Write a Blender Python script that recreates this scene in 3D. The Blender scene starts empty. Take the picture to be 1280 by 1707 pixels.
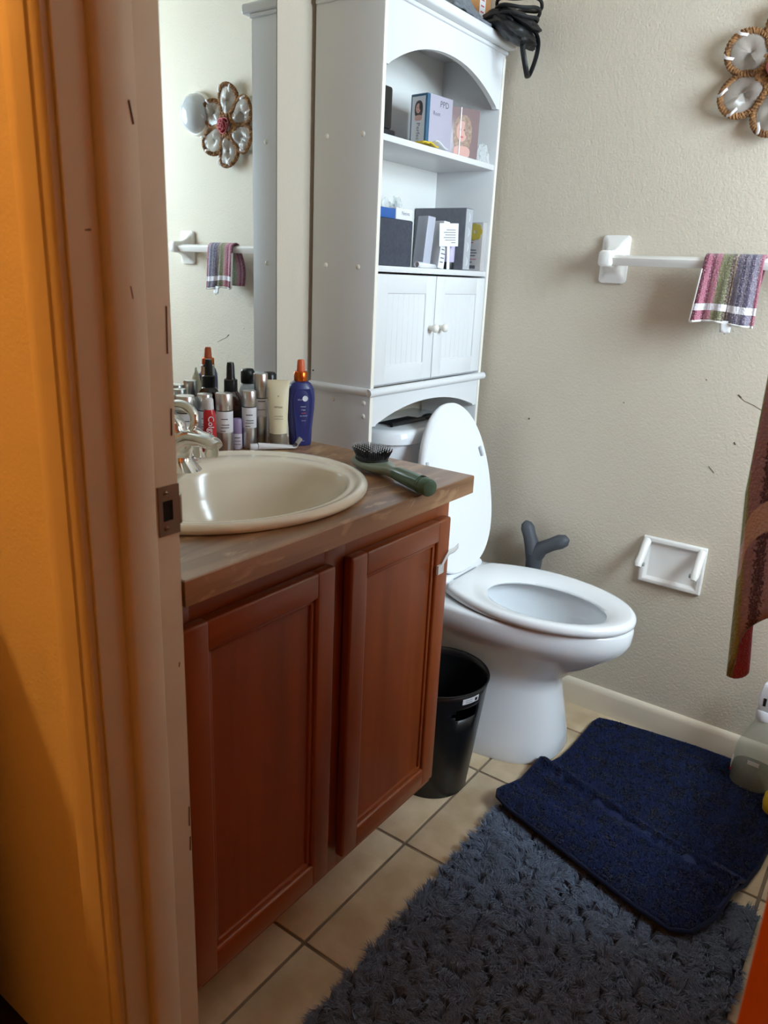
import bpy, bmesh, math, random
import numpy as np
from mathutils import Matrix, Vector, noise
random.seed(7); rng = np.random.default_rng(7)
scene = bpy.context.scene
COL = scene.collection
PI = math.pi

# ------------------------------------------------------------------ camera
CX, CZ = 1.2328, 1.1735
YAW, PITCH, ROLL, FPX = 0.6158, -0.3057, 0.0463, 1260.1
fw = Vector((-math.sin(YAW)*math.cos(PITCH), math.cos(YAW)*math.cos(PITCH), math.sin(PITCH)))
rt = Vector((math.cos(YAW), math.sin(YAW), 0)); up = rt.cross(fw)
rt2 = rt*math.cos(ROLL)+up*math.sin(ROLL); up2 = up*math.cos(ROLL)-rt*math.sin(ROLL)
cam_d = bpy.data.cameras.new('camera'); cam = bpy.data.objects.new('camera', cam_d); COL.objects.link(cam)
m = Matrix.Identity(4)
for i in range(3):
    m[i][0] = rt2[i]; m[i][1] = up2[i]; m[i][2] = -fw[i]
m[0][3], m[1][3], m[2][3] = CX, 0.0, CZ
cam.matrix_world = m
cam_d.sensor_fit = 'HORIZONTAL'; cam_d.sensor_width = 36.0; cam_d.lens = FPX/1280*36
cam_d.clip_start = 0.01
cam_d.dof.use_dof = True; cam_d.dof.focus_distance = 1.75; cam_d.dof.aperture_fstop = 11.0
scene.camera = cam

# ------------------------------------------------------------------ light and exposure
scene.view_settings.view_transform = 'Standard'; scene.view_settings.look = 'None'
scene.view_settings.gamma = 1.0; scene.view_settings.use_curve_mapping = False
scene.view_settings.exposure = 0.0
SKY = 41.5
HALL_LAMP_W = 90.0
world = bpy.data.worlds.new('overcast_sky'); scene.world = world; world.use_nodes = True
bg = world.node_tree.nodes['Background']; bg.inputs[0].default_value = (0.69, 0.84, 1.0, 1); bg.inputs[1].default_value = SKY
WIN = (0.86, 1.66, 1.18, 2.02)      # y0,y1,z0,z1 of the window over the tub, in the right wall
XR = 2.0                            # inner face of the right wall
pd = bpy.data.lights.new('window_portal', 'AREA'); pd.shape = 'RECTANGLE'
pd.size = WIN[3]-WIN[2]; pd.size_y = WIN[1]-WIN[0]; pd.cycles.is_portal = True
po = bpy.data.objects.new('window_portal', pd); COL.objects.link(po)
po.location = (XR+0.115, (WIN[0]+WIN[1])/2, (WIN[2]+WIN[3])/2); po.rotation_euler = (0, PI/2, 0)

# ------------------------------------------------------------------ materials
MATS = {}
def nodes_of(name):
    mt = bpy.data.materials.new(name); mt.use_nodes = True
    nt = mt.node_tree; b = nt.nodes['Principled BSDF']
    return mt, nt, b
def rgb(r, g, b):      # sRGB 0..255 -> linear
    f = lambda c: c/12.92 if c <= 0.04045 else ((c+0.055)/1.055)**2.4
    return (f(r/255), f(g/255), f(b/255), 1)
def pm(name, col, rough=0.5, metal=0.0, spec=0.5, var=None, bump=None, stretch=(1,1,1), coat=0.0, trans=0.0, alpha=1.0, sheen=0.0):
    """var = (scale, second colour, contrast); bump = (scale, strength, distance)"""
    if name in MATS: return MATS[name]
    mt, nt, b = nodes_of(name); N, L = nt.nodes, nt.links
    b.inputs['Base Color'].default_value = col; b.inputs['Roughness'].default_value = rough
    b.inputs['Metallic'].default_value = metal; b.inputs['Specular IOR Level'].default_value = spec
    b.inputs['Coat Weight'].default_value = coat; b.inputs['Coat Roughness'].default_value = 0.08
    b.inputs['Transmission Weight'].default_value = trans; b.inputs['Alpha'].default_value = alpha
    b.inputs['Sheen Weight'].default_value = sheen
    tc = N.new('ShaderNodeTexCoord'); mp = N.new('ShaderNodeMapping'); mp.inputs['Scale'].default_value = stretch
    L.new(tc.outputs['Object'], mp.inputs['Vector'])
    if var:
        n = N.new('ShaderNodeTexNoise'); n.inputs['Scale'].default_value = var[0]; n.inputs['Detail'].default_value = 6
        L.new(mp.outputs[0], n.inputs['Vector'])
        cr = N.new('ShaderNodeValToRGB'); c = var[2]
        cr.color_ramp.elements[0].position = 0.5-c; cr.color_ramp.elements[1].position = 0.5+c
        cr.color_ramp.elements[0].color = col; cr.color_ramp.elements[1].color = var[1]
        L.new(n.outputs['Fac'], cr.inputs[0]); L.new(cr.outputs[0], b.inputs['Base Color'])
    if bump:
        n2 = N.new('ShaderNodeTexNoise'); n2.inputs['Scale'].default_value = bump[0]; n2.inputs['Detail'].default_value = 4
        L.new(mp.outputs[0], n2.inputs['Vector'])
        bp = N.new('ShaderNodeBump'); bp.inputs['Strength'].default_value = bump[1]; bp.inputs['Distance'].default_value = bump[2]
        L.new(n2.outputs['Fac'], bp.inputs['Height']); L.new(bp.outputs[0], b.inputs['Normal'])
    MATS[name] = mt
    return mt
def pmetal(name, col, rough): return pm(name, col, rough, 1.0)
def mirror_mat():
    mt, nt, b = nodes_of('mirror_silver')
    b.inputs['Base Color'].default_value = (0.84, 0.90, 0.90, 1); b.inputs['Metallic'].default_value = 1; b.inputs['Roughness'].default_value = 0.01
    return mt
def film_mat(name, tint, clear, rough=0.1):
    """thin clear plastic: part see-through, part glossy"""
    if name in MATS: return MATS[name]
    mt, nt, b = nodes_of(name); N, L = nt.nodes, nt.links
    b.inputs['Base Color'].default_value = tint; b.inputs['Roughness'].default_value = rough
    tr = N.new('ShaderNodeBsdfTransparent'); tr.inputs[0].default_value = (0.95, 0.97, 0.96, 1)
    mx = N.new('ShaderNodeMixShader'); mx.inputs[0].default_value = clear
    L.new(b.outputs[0], mx.inputs[1]); L.new(tr.outputs[0], mx.inputs[2]); L.new(mx.outputs[0], N['Material Output'].inputs[0])
    MATS[name] = mt
    return mt
def wood_mat(name, c1, c2, axis, scale=22, rough=0.32, coat=0.25, fleck=None):
    mt, nt, b = nodes_of(name); N, L = nt.nodes, nt.links
    tc = N.new('ShaderNodeTexCoord'); mp = N.new('ShaderNodeMapping')
    s = [1, 1, 1]; s['xyz'.index(axis)] = 0.07; mp.inputs['Scale'].default_value = s
    L.new(tc.outputs['Object'], mp.inputs['Vector'])
    n = N.new('ShaderNodeTexNoise'); n.inputs['Scale'].default_value = scale; n.inputs['Detail'].default_value = 8; n.inputs['Distortion'].default_value = 0.6
    L.new(mp.outputs[0], n.inputs['Vector'])
    cr = N.new('ShaderNodeValToRGB'); cr.color_ramp.elements[0].position = 0.3; cr.color_ramp.elements[1].position = 0.72
    cr.color_ramp.elements[0].color = c1; cr.color_ramp.elements[1].color = c2
    L.new(n.outputs['Fac'], cr.inputs[0]); out = cr.outputs[0]
    if fleck:
        mp2 = N.new('ShaderNodeMapping'); s2 = [1, 1, 1]; s2['xyz'.index(axis)] = 0.35; mp2.inputs['Scale'].default_value = s2
        mp2.inputs['Rotation'].default_value = (0.5, 0.2, 0.35)
        L.new(tc.outputs['Object'], mp2.inputs['Vector'])
        n3 = N.new('ShaderNodeTexNoise'); n3.inputs['Scale'].default_value = 34; n3.inputs['Detail'].default_value = 3; n3.inputs['Distortion'].default_value = 1.2
        L.new(mp2.outputs[0], n3.inputs['Vector'])
        c3 = N.new('ShaderNodeValToRGB'); c3.color_ramp.elements[0].position = 0.56; c3.color_ramp.elements[1].position = 0.66
        c3.color_ramp.elements[0].color = (0, 0, 0, 1); c3.color_ramp.elements[1].color = (0.7, 0.7, 0.7, 1)
        L.new(n3.outputs['Fac'], c3.inputs[0])
        mx = N.new('ShaderNodeMix'); mx.data_type = 'RGBA'; L.new(c3.outputs[0], mx.inputs[0]); L.new(out, mx.inputs[6]); mx.inputs[7].default_value = fleck
        out = mx.outputs[2]
    L.new(out, b.inputs['Base Color'])
    b.inputs['Roughness'].default_value = rough; b.inputs['Coat Weight'].default_value = coat; b.inputs['Coat Roughness'].default_value = 0.25
    bp = N.new('ShaderNodeBump'); bp.inputs['Strength'].default_value = 0.12; bp.inputs['Distance'].default_value = 0.002
    L.new(n.outputs['Fac'], bp.inputs['Height']); L.new(bp.outputs[0], b.inputs['Normal'])
    MATS[name] = mt
    return mt
def stripe_mat(name, stops, band=None, band_col=None, bump=260):
    """woven stripes across U (constant ramp); optional plain band across V"""
    mt, nt, b = nodes_of(name); N, L = nt.nodes, nt.links
    uv = N.new('ShaderNodeUVMap'); uv.uv_map = 'uv'; sp = N.new('ShaderNodeSeparateXYZ'); L.new(uv.outputs[0], sp.inputs[0])
    tc = N.new('ShaderNodeTexCoord')
    n = N.new('ShaderNodeTexNoise'); n.inputs['Scale'].default_value = bump; n.inputs['Detail'].default_value = 3; L.new(tc.outputs['Object'], n.inputs['Vector'])
    ad = N.new('ShaderNodeMath'); ad.operation = 'MULTIPLY_ADD'; ad.inputs[1].default_value = 0.05; ad.inputs[2].default_value = -0.025; L.new(n.outputs['Fac'], ad.inputs[0])
    a2 = N.new('ShaderNodeMath'); L.new(ad.outputs[0], a2.inputs[0]); L.new(sp.outputs[0], a2.inputs[1])
    cr = N.new('ShaderNodeValToRGB'); cr.color_ramp.interpolation = 'CONSTANT'
    el = cr.color_ramp.elements
    while len(el) < len(stops): el.new(0.5)
    for e, (p, c) in zip(el, stops): e.position = p; e.color = c
    L.new(a2.outputs[0], cr.inputs[0]); out = cr.outputs[0]
    # light specks of the terry loops
    n2 = N.new('ShaderNodeTexNoise'); n2.inputs['Scale'].default_value = bump*1.7; n2.inputs['Detail'].default_value = 2; L.new(tc.outputs['Object'], n2.inputs['Vector'])
    c2 = N.new('ShaderNodeValToRGB'); c2.color_ramp.elements[0].position = 0.52; c2.color_ramp.elements[1].position = 0.68
    c2.color_ramp.elements[0].color = (0, 0, 0, 1); c2.color_ramp.elements[1].color = (0.55, 0.55, 0.55, 1); L.new(n2.outputs['Fac'], c2.inputs[0])
    mx = N.new('ShaderNodeMix'); mx.data_type = 'RGBA'; L.new(c2.outputs[0], mx.inputs[0]); L.new(out, mx.inputs[6]); mx.inputs[7].default_value = rgb(205, 185, 190); out = mx.outputs[2]
    if band:
        g1 = N.new('ShaderNodeMath'); g1.operation = 'GREATER_THAN'; g1.inputs[1].default_value = band[0]; L.new(sp.outputs[1], g1.inputs[0])
        g2 = N.new('ShaderNodeMath'); g2.operation = 'LESS_THAN'; g2.inputs[1].default_value = band[1]; L.new(sp.outputs[1], g2.inputs[0])
        gm = N.new('ShaderNodeMath'); gm.operation = 'MULTIPLY'; L.new(g1.outputs[0], gm.inputs[0]); L.new(g2.outputs[0], gm.inputs[1])
        m3 = N.new('ShaderNodeMix'); m3.data_type = 'RGBA'; L.new(gm.outputs[0], m3.inputs[0]); L.new(out, m3.inputs[6]); m3.inputs[7].default_value = band_col; out = m3.outputs[2]
    L.new(out, b.inputs['Base Color']); b.inputs['Roughness'].default_value = 0.95; b.inputs['Sheen Weight'].default_value = 0.2
    bp = N.new('ShaderNodeBump'); bp.inputs['Strength'].default_value = 0.9; bp.inputs['Distance'].default_value = 0.003
    L.new(n.outputs['Fac'], bp.inputs['Height']); L.new(bp.outputs[0], b.inputs['Normal'])
    return mt

WALL = pm('wall_paint', rgb(211, 199, 180), 0.75, bump=(210, 0.5, 0.0025), var=(3, rgb(207, 194, 175), 0.3))
CEIL = pm('ceiling_paint', rgb(208, 204, 196), 0.85)
HALLN = pm('hall_wall_paint', rgb(222, 208, 182), 0.6, bump=(200, 0.3, 0.002))
HALLW = pm('hall_paint', rgb(186, 166, 134), 0.8, bump=(200, 0.3, 0.002))
TRIM = pm('trim_paint', rgb(222, 208, 186), 0.42, bump=(60, 0.06, 0.002), var=(9, rgb(214, 198, 174), 0.25))
CREAMTRIM = pm('baseboard_paint', rgb(226, 212, 190), 0.4)
GROUT = pm('grout', rgb(146, 128, 108), 0.95, bump=(300, 0.4, 0.002), var=(12, rgb(112, 96, 80), 0.2))
TILE = pm('floor_tile_glaze', rgb(218, 196, 164), 0.34, var=(11, rgb(192, 166, 132), 0.13), bump=(30, 0.08, 0.002))
WHITE = pm('white_melamine', rgb(223, 223, 223), 0.35)
WHITEEDGE = pm('cream_edge', rgb(240, 234, 220), 0.4)
CAP = pm('cream_plastic', rgb(232, 226, 214), 0.35)
PORC = pm('white_porcelain', rgb(238, 240, 242), 0.1, coat=0.4)
SEATP = pm('white_seat_plastic', rgb(242, 243, 244), 0.18, coat=0.2)
BISQUE = pm('bisque_porcelain', rgb(240, 231, 212), 0.16, coat=0.3)
CERAM = pm('white_ceramic', rgb(238, 234, 228), 0.18, coat=0.3)
CHROME = pmetal('chrome', (0.82, 0.82, 0.82, 1), 0.08)
SILVER = pmetal('silver_plastic', (0.62, 0.61, 0.60, 1), 0.32)
STEEL = pmetal('worn_steel', rgb(150, 130, 110), 0.38)
DARKMETAL = pmetal('dark_bronze', rgb(52, 42, 36), 0.45)
BLACKP = pm('black_plastic', rgb(20, 20, 21), 0.32)
BLACKM = pm('black_matt', rgb(16, 16, 18), 0.6)
BLACKHOLE = pm('deep_shadow_black', rgb(8, 7, 6), 0.9)
VWOOD = wood_mat('cherry_wood', rgb(126, 58, 20), rgb(152, 74, 28), 'z', rough=0.36)
VWOODH = wood_mat('cherry_wood_rail', rgb(128, 60, 21), rgb(154, 76, 29), 'y', rough=0.36)
DWOOD = wood_mat('orange_stained_door', rgb(160, 74, 26), rgb(184, 92, 34), 'z', rough=0.4)
LAM = wood_mat('oak_laminate', rgb(112, 74, 46), rgb(172, 130, 94), 'y', scale=30, rough=0.3, coat=0.1, fleck=rgb(190, 152, 112))
MIRROR = mirror_mat()
GLASSW = film_mat('window_glass', (0.9, 0.95, 0.95, 1), 0.92, 0.02)

# ------------------------------------------------------------------ mesh tools
class MB:
    def __init__(s): s.v = []; s.f = []; s.mi = []; s.uv = {}; s.cur = 0
    def add(s, vs, fs):
        o = len(s.v); s.v += [tuple(p) for p in vs]
        for f in fs: s.f.append(tuple(i+o for i in f)); s.mi.append(s.cur)
        return o
    def box(s, x0, x1, y0, y1, z0, z1):
        s.add([(x0,y0,z0),(x1,y0,z0),(x1,y1,z0),(x0,y1,z0),(x0,y0,z1),(x1,y0,z1),(x1,y1,z1),(x0,y1,z1)],
              [(3,2,1,0),(4,5,6,7),(0,1,5,4),(1,2,6,5),(2,3,7,6),(3,0,4,7)]); return s
    def loft(s, rings, cap0=True, cap1=True, closed=True):
        n = len(rings[0]); vs = [p for r in rings for p in r]; fs = []
        for i in range(len(rings)-1):
            for j in range(n if closed else n-1):
                k = (j+1) % n
                fs.append((i*n+j, i*n+k, (i+1)*n+k, (i+1)*n+j))
        if cap0: fs.append(tuple(reversed(range(n))))
        if cap1: fs.append(tuple(range((len(rings)-1)*n, len(rings)*n)))
        s.add(vs, fs); return s
    def lathe(s, cx, cy, prof, n=32, sx=1.0, sy=1.0, cap0=True, cap1=True):
        return s.loft([[(cx+r*sx*math.cos(2*PI*j/n), cy+r*sy*math.sin(2*PI*j/n), z) for j in range(n)] for r, z in prof], cap0, cap1)
    def tube(s, pts, r, n=10, caps=True, flat=1.0, round_end=False):
        pts = [Vector(p) for p in pts]; R = r if isinstance(r, (list, tuple)) else [r]*len(pts)
        rings = []; ref = None
        for i, p in enumerate(pts):
            d = (pts[min(i+1, len(pts)-1)]-pts[max(i-1, 0)]).normalized()
            if ref is None:
                ref = Vector((0,0,1)) if abs(d.z) < 0.9 else Vector((1,0,0))
            a = (ref - d*ref.dot(d)).normalized(); b = d.cross(a); ref = a
            rings.append([tuple(p+(a*math.cos(2*PI*j/n)*flat+b*math.sin(2*PI*j/n))*R[i]) for j in range(n)])
        return s.loft(rings, caps, caps)
    def sphere(s, c, r, nu=16, nv=10, sc=(1,1,1)):
        rings = []
        for i in range(nv+1):
            t = -PI/2+PI*i/nv; rr = max(1e-5, math.cos(t))
            rings.append([(c[0]+r*sc[0]*rr*math.cos(2*PI*j/nu), c[1]+r*sc[1]*rr*math.sin(2*PI*j/nu), c[2]+r*sc[2]*math.sin(t)) for j in range(nu)])
        return s.loft(rings)
    def prism(s, poly, axis, a0, a1):
        """poly in the two other axes, extruded along axis"""
        def P(q, a):
            return {'x': (a, q[0], q[1]), 'y': (q[0], a, q[1]), 'z': (q[0], q[1], a)}[axis]
        n = len(poly); vs = [P(q, a0) for q in poly]+[P(q, a1) for q in poly]
        fs = [tuple(range(n)), tuple(reversed(range(n, 2*n)))]+[(i, n+i, n+(i+1) % n, (i+1) % n) for i in range(n)]
        s.add(vs, fs); return s
    def grid(s, nu, nv, fn):
        o = len(s.v)
        for i in range(nv+1):
            for j in range(nu+1):
                s.v.append(tuple(fn(j/nu, i/nv)))
        for i in range(nv):
            for j in range(nu):
                a = o+i*(nu+1)+j
                s.f.append((a, a+1, a+nu+2, a+nu+1)); s.mi.append(s.cur)
                s.uv[len(s.f)-1] = [(j/nu, i/nv), ((j+1)/nu, i/nv), ((j+1)/nu, (i+1)/nv), (j/nu, (i+1)/nv)]
        return s
    def xf(s, M): s.v = [tuple(M @ Vector(p)) for p in s.v]; return s
def wmat(o):
    M = o.matrix_basis.copy()
    while o.parent: o = o.parent; M = o.matrix_basis @ M
    return M
def obj(name, mb, mats, parent=None, bevel=0.0, smooth=True, seg=2, sub=0, solid=0.0, origin=None, angle=40):
    me = bpy.data.meshes.new(name)
    vs = mb.v
    if parent is not None:
        inv = wmat(parent).inverted(); loc = None
        vs = [inv @ Vector(p) for p in vs]
    else:
        a = np.array(vs); loc = origin or ((a[:,0].min()+a[:,0].max())/2, (a[:,1].min()+a[:,1].max())/2, a[:,2].min())
        vs = [(p[0]-loc[0], p[1]-loc[1], p[2]-loc[2]) for p in vs]
    me.from_pydata([tuple(p) for p in vs], [], mb.f)
    if not isinstance(mats, (list, tuple)): mats = [mats]
    for mt in mats: me.materials.append(mt)
    me.polygons.foreach_set('material_index', mb.mi)
    if mb.uv:
        ul = me.uv_layers.new(name='uv')
        for fi, uvs in mb.uv.items():
            for li, q in zip(me.polygons[fi].loop_indices, uvs): ul.data[li].uv = q
    bm = bmesh.new(); bm.from_mesh(me)
    bmesh.ops.recalc_face_normals(bm, faces=bm.faces)
    if bevel > 0:
        es = [e for e in bm.edges if e.is_manifold and e.calc_face_angle(0) > 0.5]
        bmesh.ops.bevel(bm, geom=es, offset=bevel, segments=seg, profile=0.5, affect='EDGES', clamp_overlap=True)
    bm.to_mesh(me); bm.free()
    if smooth:
        me.polygons.foreach_set('use_smooth', [True]*len(me.polygons)); me.set_sharp_from_angle(angle=math.radians(angle))
    me.update()
    o = bpy.data.objects.new(name, me); COL.objects.link(o)
    if parent is not None: o.parent = parent
    else: o.location = loc
    if solid:
        md = o.modifiers.new('thickness', 'SOLIDIFY'); md.thickness = solid; md.offset = 0
    if sub:
        md = o.modifiers.new('subdivision', 'SUBSURF'); md.levels = sub; md.render_levels = sub
    return o
def tag(o, label, cat, group=None):
    o['label'] = label; o['category'] = cat
    if group: o['group'] = group
    return o
def thing(name, label, cat, loc, rz=0.0, group=None):
    o = bpy.data.objects.new(name, None); COL.objects.link(o); o.location = loc; o.rotation_euler = (0, 0, rz); o.empty_display_size = 0.05
    o.matrix_basis  # evaluate
    return tag(o, label, cat, group)
def struct(o): o['kind'] = 'structure'; return o
def sempty(name, loc):
    o = bpy.data.objects.new(name, None); COL.objects.link(o); o.location = loc; return struct(o)
def B(x0, x1, y0, y1, z0, z1): return MB().box(x0, x1, y0, y1, z0, z1)
def T(x, y, z, rz=0, ry=0, rx=0):
    return Matrix.Translation((x, y, z)) @ Matrix.Rotation(rz, 4, 'Z') @ Matrix.Rotation(ry, 4, 'Y') @ Matrix.Rotation(rx, 4, 'X')
def text_mesh(s, size, ax_u, ax_v, org, extr=0.0002, bold=0.0):
    """lettering as thin geometry: u along the line, v upwards"""
    cu = bpy.data.curves.new('lettering', 'FONT'); cu.body = s; cu.size = size; cu.align_x = 'CENTER'; cu.align_y = 'CENTER'; cu.resolution_u = 2; cu.offset = bold
    to = bpy.data.objects.new('lettering', cu); COL.objects.link(to)
    bpy.context.view_layer.update()
    me = to.evaluated_get(bpy.context.evaluated_depsgraph_get()).to_mesh()
    u, v, o = Vector(ax_u).normalized(), Vector(ax_v).normalized(), Vector(org); w = u.cross(v)
    mb = MB()
    vs = [tuple(o+u*p.co.x+v*p.co.y+w*extr) for p in me.vertices]
    mb.add(vs, [tuple(p.vertices) for p in me.polygons])
    to.to_mesh_clear(); bpy.data.objects.remove(to)
    return mb

# ------------------------------------------------------------------ the room
YN0, YN1 = 0.429, 0.544        # wall with the doorway
YF = 1.9347                    # far wall
XJ, XD = 0.556, 1.252          # door opening
ZC = 2.42
HX0, HX1, HY0 = -1.5, 2.3, -1.5
floor = struct(obj('floor', B(HX0-0.1, XR+0.4, HY0-0.1, YF+0.1, -0.08, -0.003), GROUT))
TS, GX, GY = 0.3244, 0.5192, 0.819
full = None
for i in range(-2, 4):
    for j in range(-2, 4):
        x0, x1 = max(GX+i*TS, 0.001), min(GX+(i+1)*TS, XR-0.001)
        y0, y1 = max(GY+j*TS, YN0+0.01), min(GY+(j+1)*TS, YF-0.001)
        g = 0.0035
        if x1-x0 < 0.03 or y1-y0 < 0.03 or x0 > 1.45: continue
        whole = abs(x1-x0-TS) < 1e-4 and abs(y1-y0-TS) < 1e-4
        if whole and full:
            o = full.copy(); COL.objects.link(o); o.parent = floor
            o.location = (full.location.x+(x0-full['x0']), full.location.y+(y0-full['y0']), full.location.z)
        else:
            o = obj('floor_tile', B(x0+g, x1-g, y0+g, y1-g, -0.006, 0.0), TILE, floor, bevel=0.0012)
            # centre the origin so that copies share the mesh
            if whole: full = o; o['x0'] = x0; o['y0'] = y0
for o in floor.children:
    for k in ('x0', 'y0'):
        if k in o: del o[k]
hall_floor = struct(obj('floor_hall', B(HX0, HX1, HY0, YN0+0.01, -0.003, 0.0), pm('hall_carpet', rgb(34, 27, 22), 0.95, bump=(400, 0.5, 0.003))))
ceiling = struct(obj('ceiling', B(-0.1, HX1+0.1, YN1, YF+0.1, ZC, ZC+0.1), CEIL))
struct(obj('ceiling_hall', B(HX0-0.1, HX1+0.1, HY0-0.1, YN1, ZC, ZC+0.1), HALLW))
struct(obj('wall_left', B(-0.1, 0.0, YN1, YF+0.1, 0, ZC), WALL))
wall_far = struct(obj('wall_far', B(0.0, XR+0.4, YF, YF+0.1, 0, ZC), WALL))
wr = MB()
wr.box(XR, XR+0.1, YN1, WIN[0], 0, ZC); wr.box(XR, XR+0.1, WIN[1], YF, 0, ZC)
wr.box(XR, XR+0.1, WIN[0], WIN[1], 0, WIN[2]); wr.box(XR, XR+0.1, WIN[0], WIN[1], WIN[3], ZC)
struct(obj('wall_right', wr, WALL, smooth=False))
wn = MB()
JT = 0.018
wn.box(HX0, XJ-JT, YN0, YN1, 0, ZC); wn.box(XD+JT, HX1, YN0, YN1, 0, ZC); wn.box(XJ-JT, XD+JT, YN0, YN1, 2.06, ZC)
struct(obj('wall_near', wn, HALLN, smooth=False))
hw = MB()
hw.box(HX0-0.1, HX0, HY0, YN0, 0, ZC); hw.box(HX1, HX1+0.1, HY0, YN0, 0, ZC); hw.box(HX0-0.1, HX1+0.1, HY0-0.1, HY0, 0, ZC)
struct(obj('wall_hall', hw, HALLW, smooth=False))
# wall scuffs and nicks on the far wall
def scuff(pts, r): obj('scuff', MB().tube([(x, YF-0.0004, z) for x, z in pts], r, 5), pm('scuff_grey', rgb(92, 86, 78), 0.9), wall_far)
scuff([(0.870, 0.935), (0.884, 0.925), (0.905, 0.918), (0.93, 0.906)], 0.0005); scuff([(0.868, 0.938), (0.876, 0.932)], 0.0013)
scuff([(0.831, 0.758), (0.846, 0.744)], 0.0009); scuff([(0.878, 0.826), (0.882, 0.82)], 0.0014)
scuff([(0.342, 0.806), (0.346, 0.804)], 0.0022); scuff([(0.79, 0.965), (0.793, 0.963)], 0.001); scuff([(0.600, 0.885), (0.603, 0.883)], 0.0012)
# window over the tub (light source of the room)
wroot = sempty('window_1', (XR+0.05, (WIN[0]+WIN[1])/2, WIN[2]))
fr = MB(); t = 0.04
fr.box(XR+0.03, XR+0.075, WIN[0], WIN[0]+t, WIN[2], WIN[3]); fr.box(XR+0.03, XR+0.075, WIN[1]-t, WIN[1], WIN[2], WIN[3])
fr.box(XR+0.03, XR+0.075, WIN[0]+t, WIN[1]-t, WIN[2], WIN[2]+t); fr.box(XR+0.03, XR+0.075, WIN[0]+t, WIN[1]-t, WIN[3]-t, WIN[3])
zm = (WIN[2]+WIN[3])/2
obj('window_frame', fr, CREAMTRIM, wroot); obj('meeting_rail', B(XR+0.03, XR+0.075, WIN[0]+t, WIN[1]-t, zm-0.018, zm+0.018), CREAMTRIM, wroot)
obj('pane', B(XR+0.05, XR+0.054, WIN[0]+t, WIN[1]-t, WIN[2]+t, zm-0.018), GLASSW, wroot); obj('pane', B(XR+0.05, XR+0.054, WIN[0]+t, WIN[1]-t, zm+0.018, WIN[3]-t), GLASSW, wroot)
# baseboards
prof = [(YF-0.0005, 0.0), (YF-0.013, 0.0), (YF-0.013, 0.060), (YF-0.011, 0.069), (YF-0.006, 0.0765), (YF-0.0005, 0.0775)]
struct(obj('baseboard_far', MB().prism(prof, 'x', 0.0, 1.285), CREAMTRIM, angle=60))
# door frame: jambs, stops, casings
jr = sempty('trim_1', (XJ, 0.48, 0))
obj('jamb', B(XJ-JT, XJ, YN0, YN1, 0, 2.06), TRIM, jr, bevel=0.001)
obj('jamb', B(XD, XD+JT, YN0, YN1, 0, 2.06), TRIM, jr, bevel=0.001)
obj('head_jamb', B(XJ, XD, YN0, YN1, 2.042, 2.06), TRIM, jr, bevel=0.001)
def stop(x, s):
    poly = [(x, 0.462), (x+s*0.004, 0.462), (x+s*0.008, 0.4645), (x+s*0.0105, 0.470), (x+s*0.0105, 0.5035), (x+s*0.0095, 0.505), (x, 0.505)]
    obj('door_stop', MB().prism(poly, 'z', 0, 2.042), TRIM, jr, angle=70)
stop(XJ, 1); stop(XD, -1)
def casing(x, s):
    # profile across: inner edge x (reveal), outwards along s
    pr_ = [(0, 0.4289), (0, 0.4222), (0.004, 0.4195), (0.014, 0.4185), (0.016, 0.4165), (0.034, 0.4135), (0.05, 0.4135), (0.056, 0.4165), (0.057, 0.4289)]
    obj('casing', MB().prism([(x+s*a, b) for a, b in pr_], 'z', 0, 2.10), TRIM, jr, angle=35)
casing(XJ-0.0047, -1); casing(XD+0.0047, 1)
obj('head_casing', B(XJ-0.0617, XD+0.0617, 0.4145, 0.4289, 2.10, 2.16), TRIM, jr, bevel=0.002)
# worn strike plate screwed to the jamb
sp_ = thing('strike_plate', 'worn metal strike plate with latch hole on the door jamb', 'strike plate', (XJ, 0.53, 0.875))
y0, y1, z0, z1 = 0.5145, 0.544, 0.8745, 0.9335; hy0, hy1, hz0, hz1 = 0.5205, 0.5345, 0.892, 0.916
pl_ = MB(); x0, x1 = XJ+0.0002, XJ+0.0018
pl_.box(x0, x1, y0, hy0, z0, z1); pl_.box(x0, x1, hy1, y1, z0, z1); pl_.box(x0, x1, hy0, hy1, z0, hz0); pl_.box(x0, x1, hy0, hy1, hz1, z1)
obj('plate', pl_, STEEL, sp_)
obj('lip', MB().grid(6, 8, lambda u, v: (XJ+0.0012-0.006*u*u, y1+0.0075*u, 0.885+0.034*v)), STEEL, sp_, solid=0.0014)
obj('latch_hole', B(x0, x0+0.0006, hy0, hy1, hz0, hz1), BLACKHOLE, sp_)
for zz in (0.883, 0.925):
    sc_ = obj('screw', MB().lathe(0, 0, [(0.0032, 0), (0.0030, 0.0008), (0.0016, 0.0013)], 14).xf(T(x1, 0.5245, zz, 0, PI/2)), STEEL, sp_)
    obj('screw_slot', B(x1+0.0011, x1+0.0016, 0.5220, 0.5270, zz-0.0005, zz+0.0005), BLACKHOLE, sc_)
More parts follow.
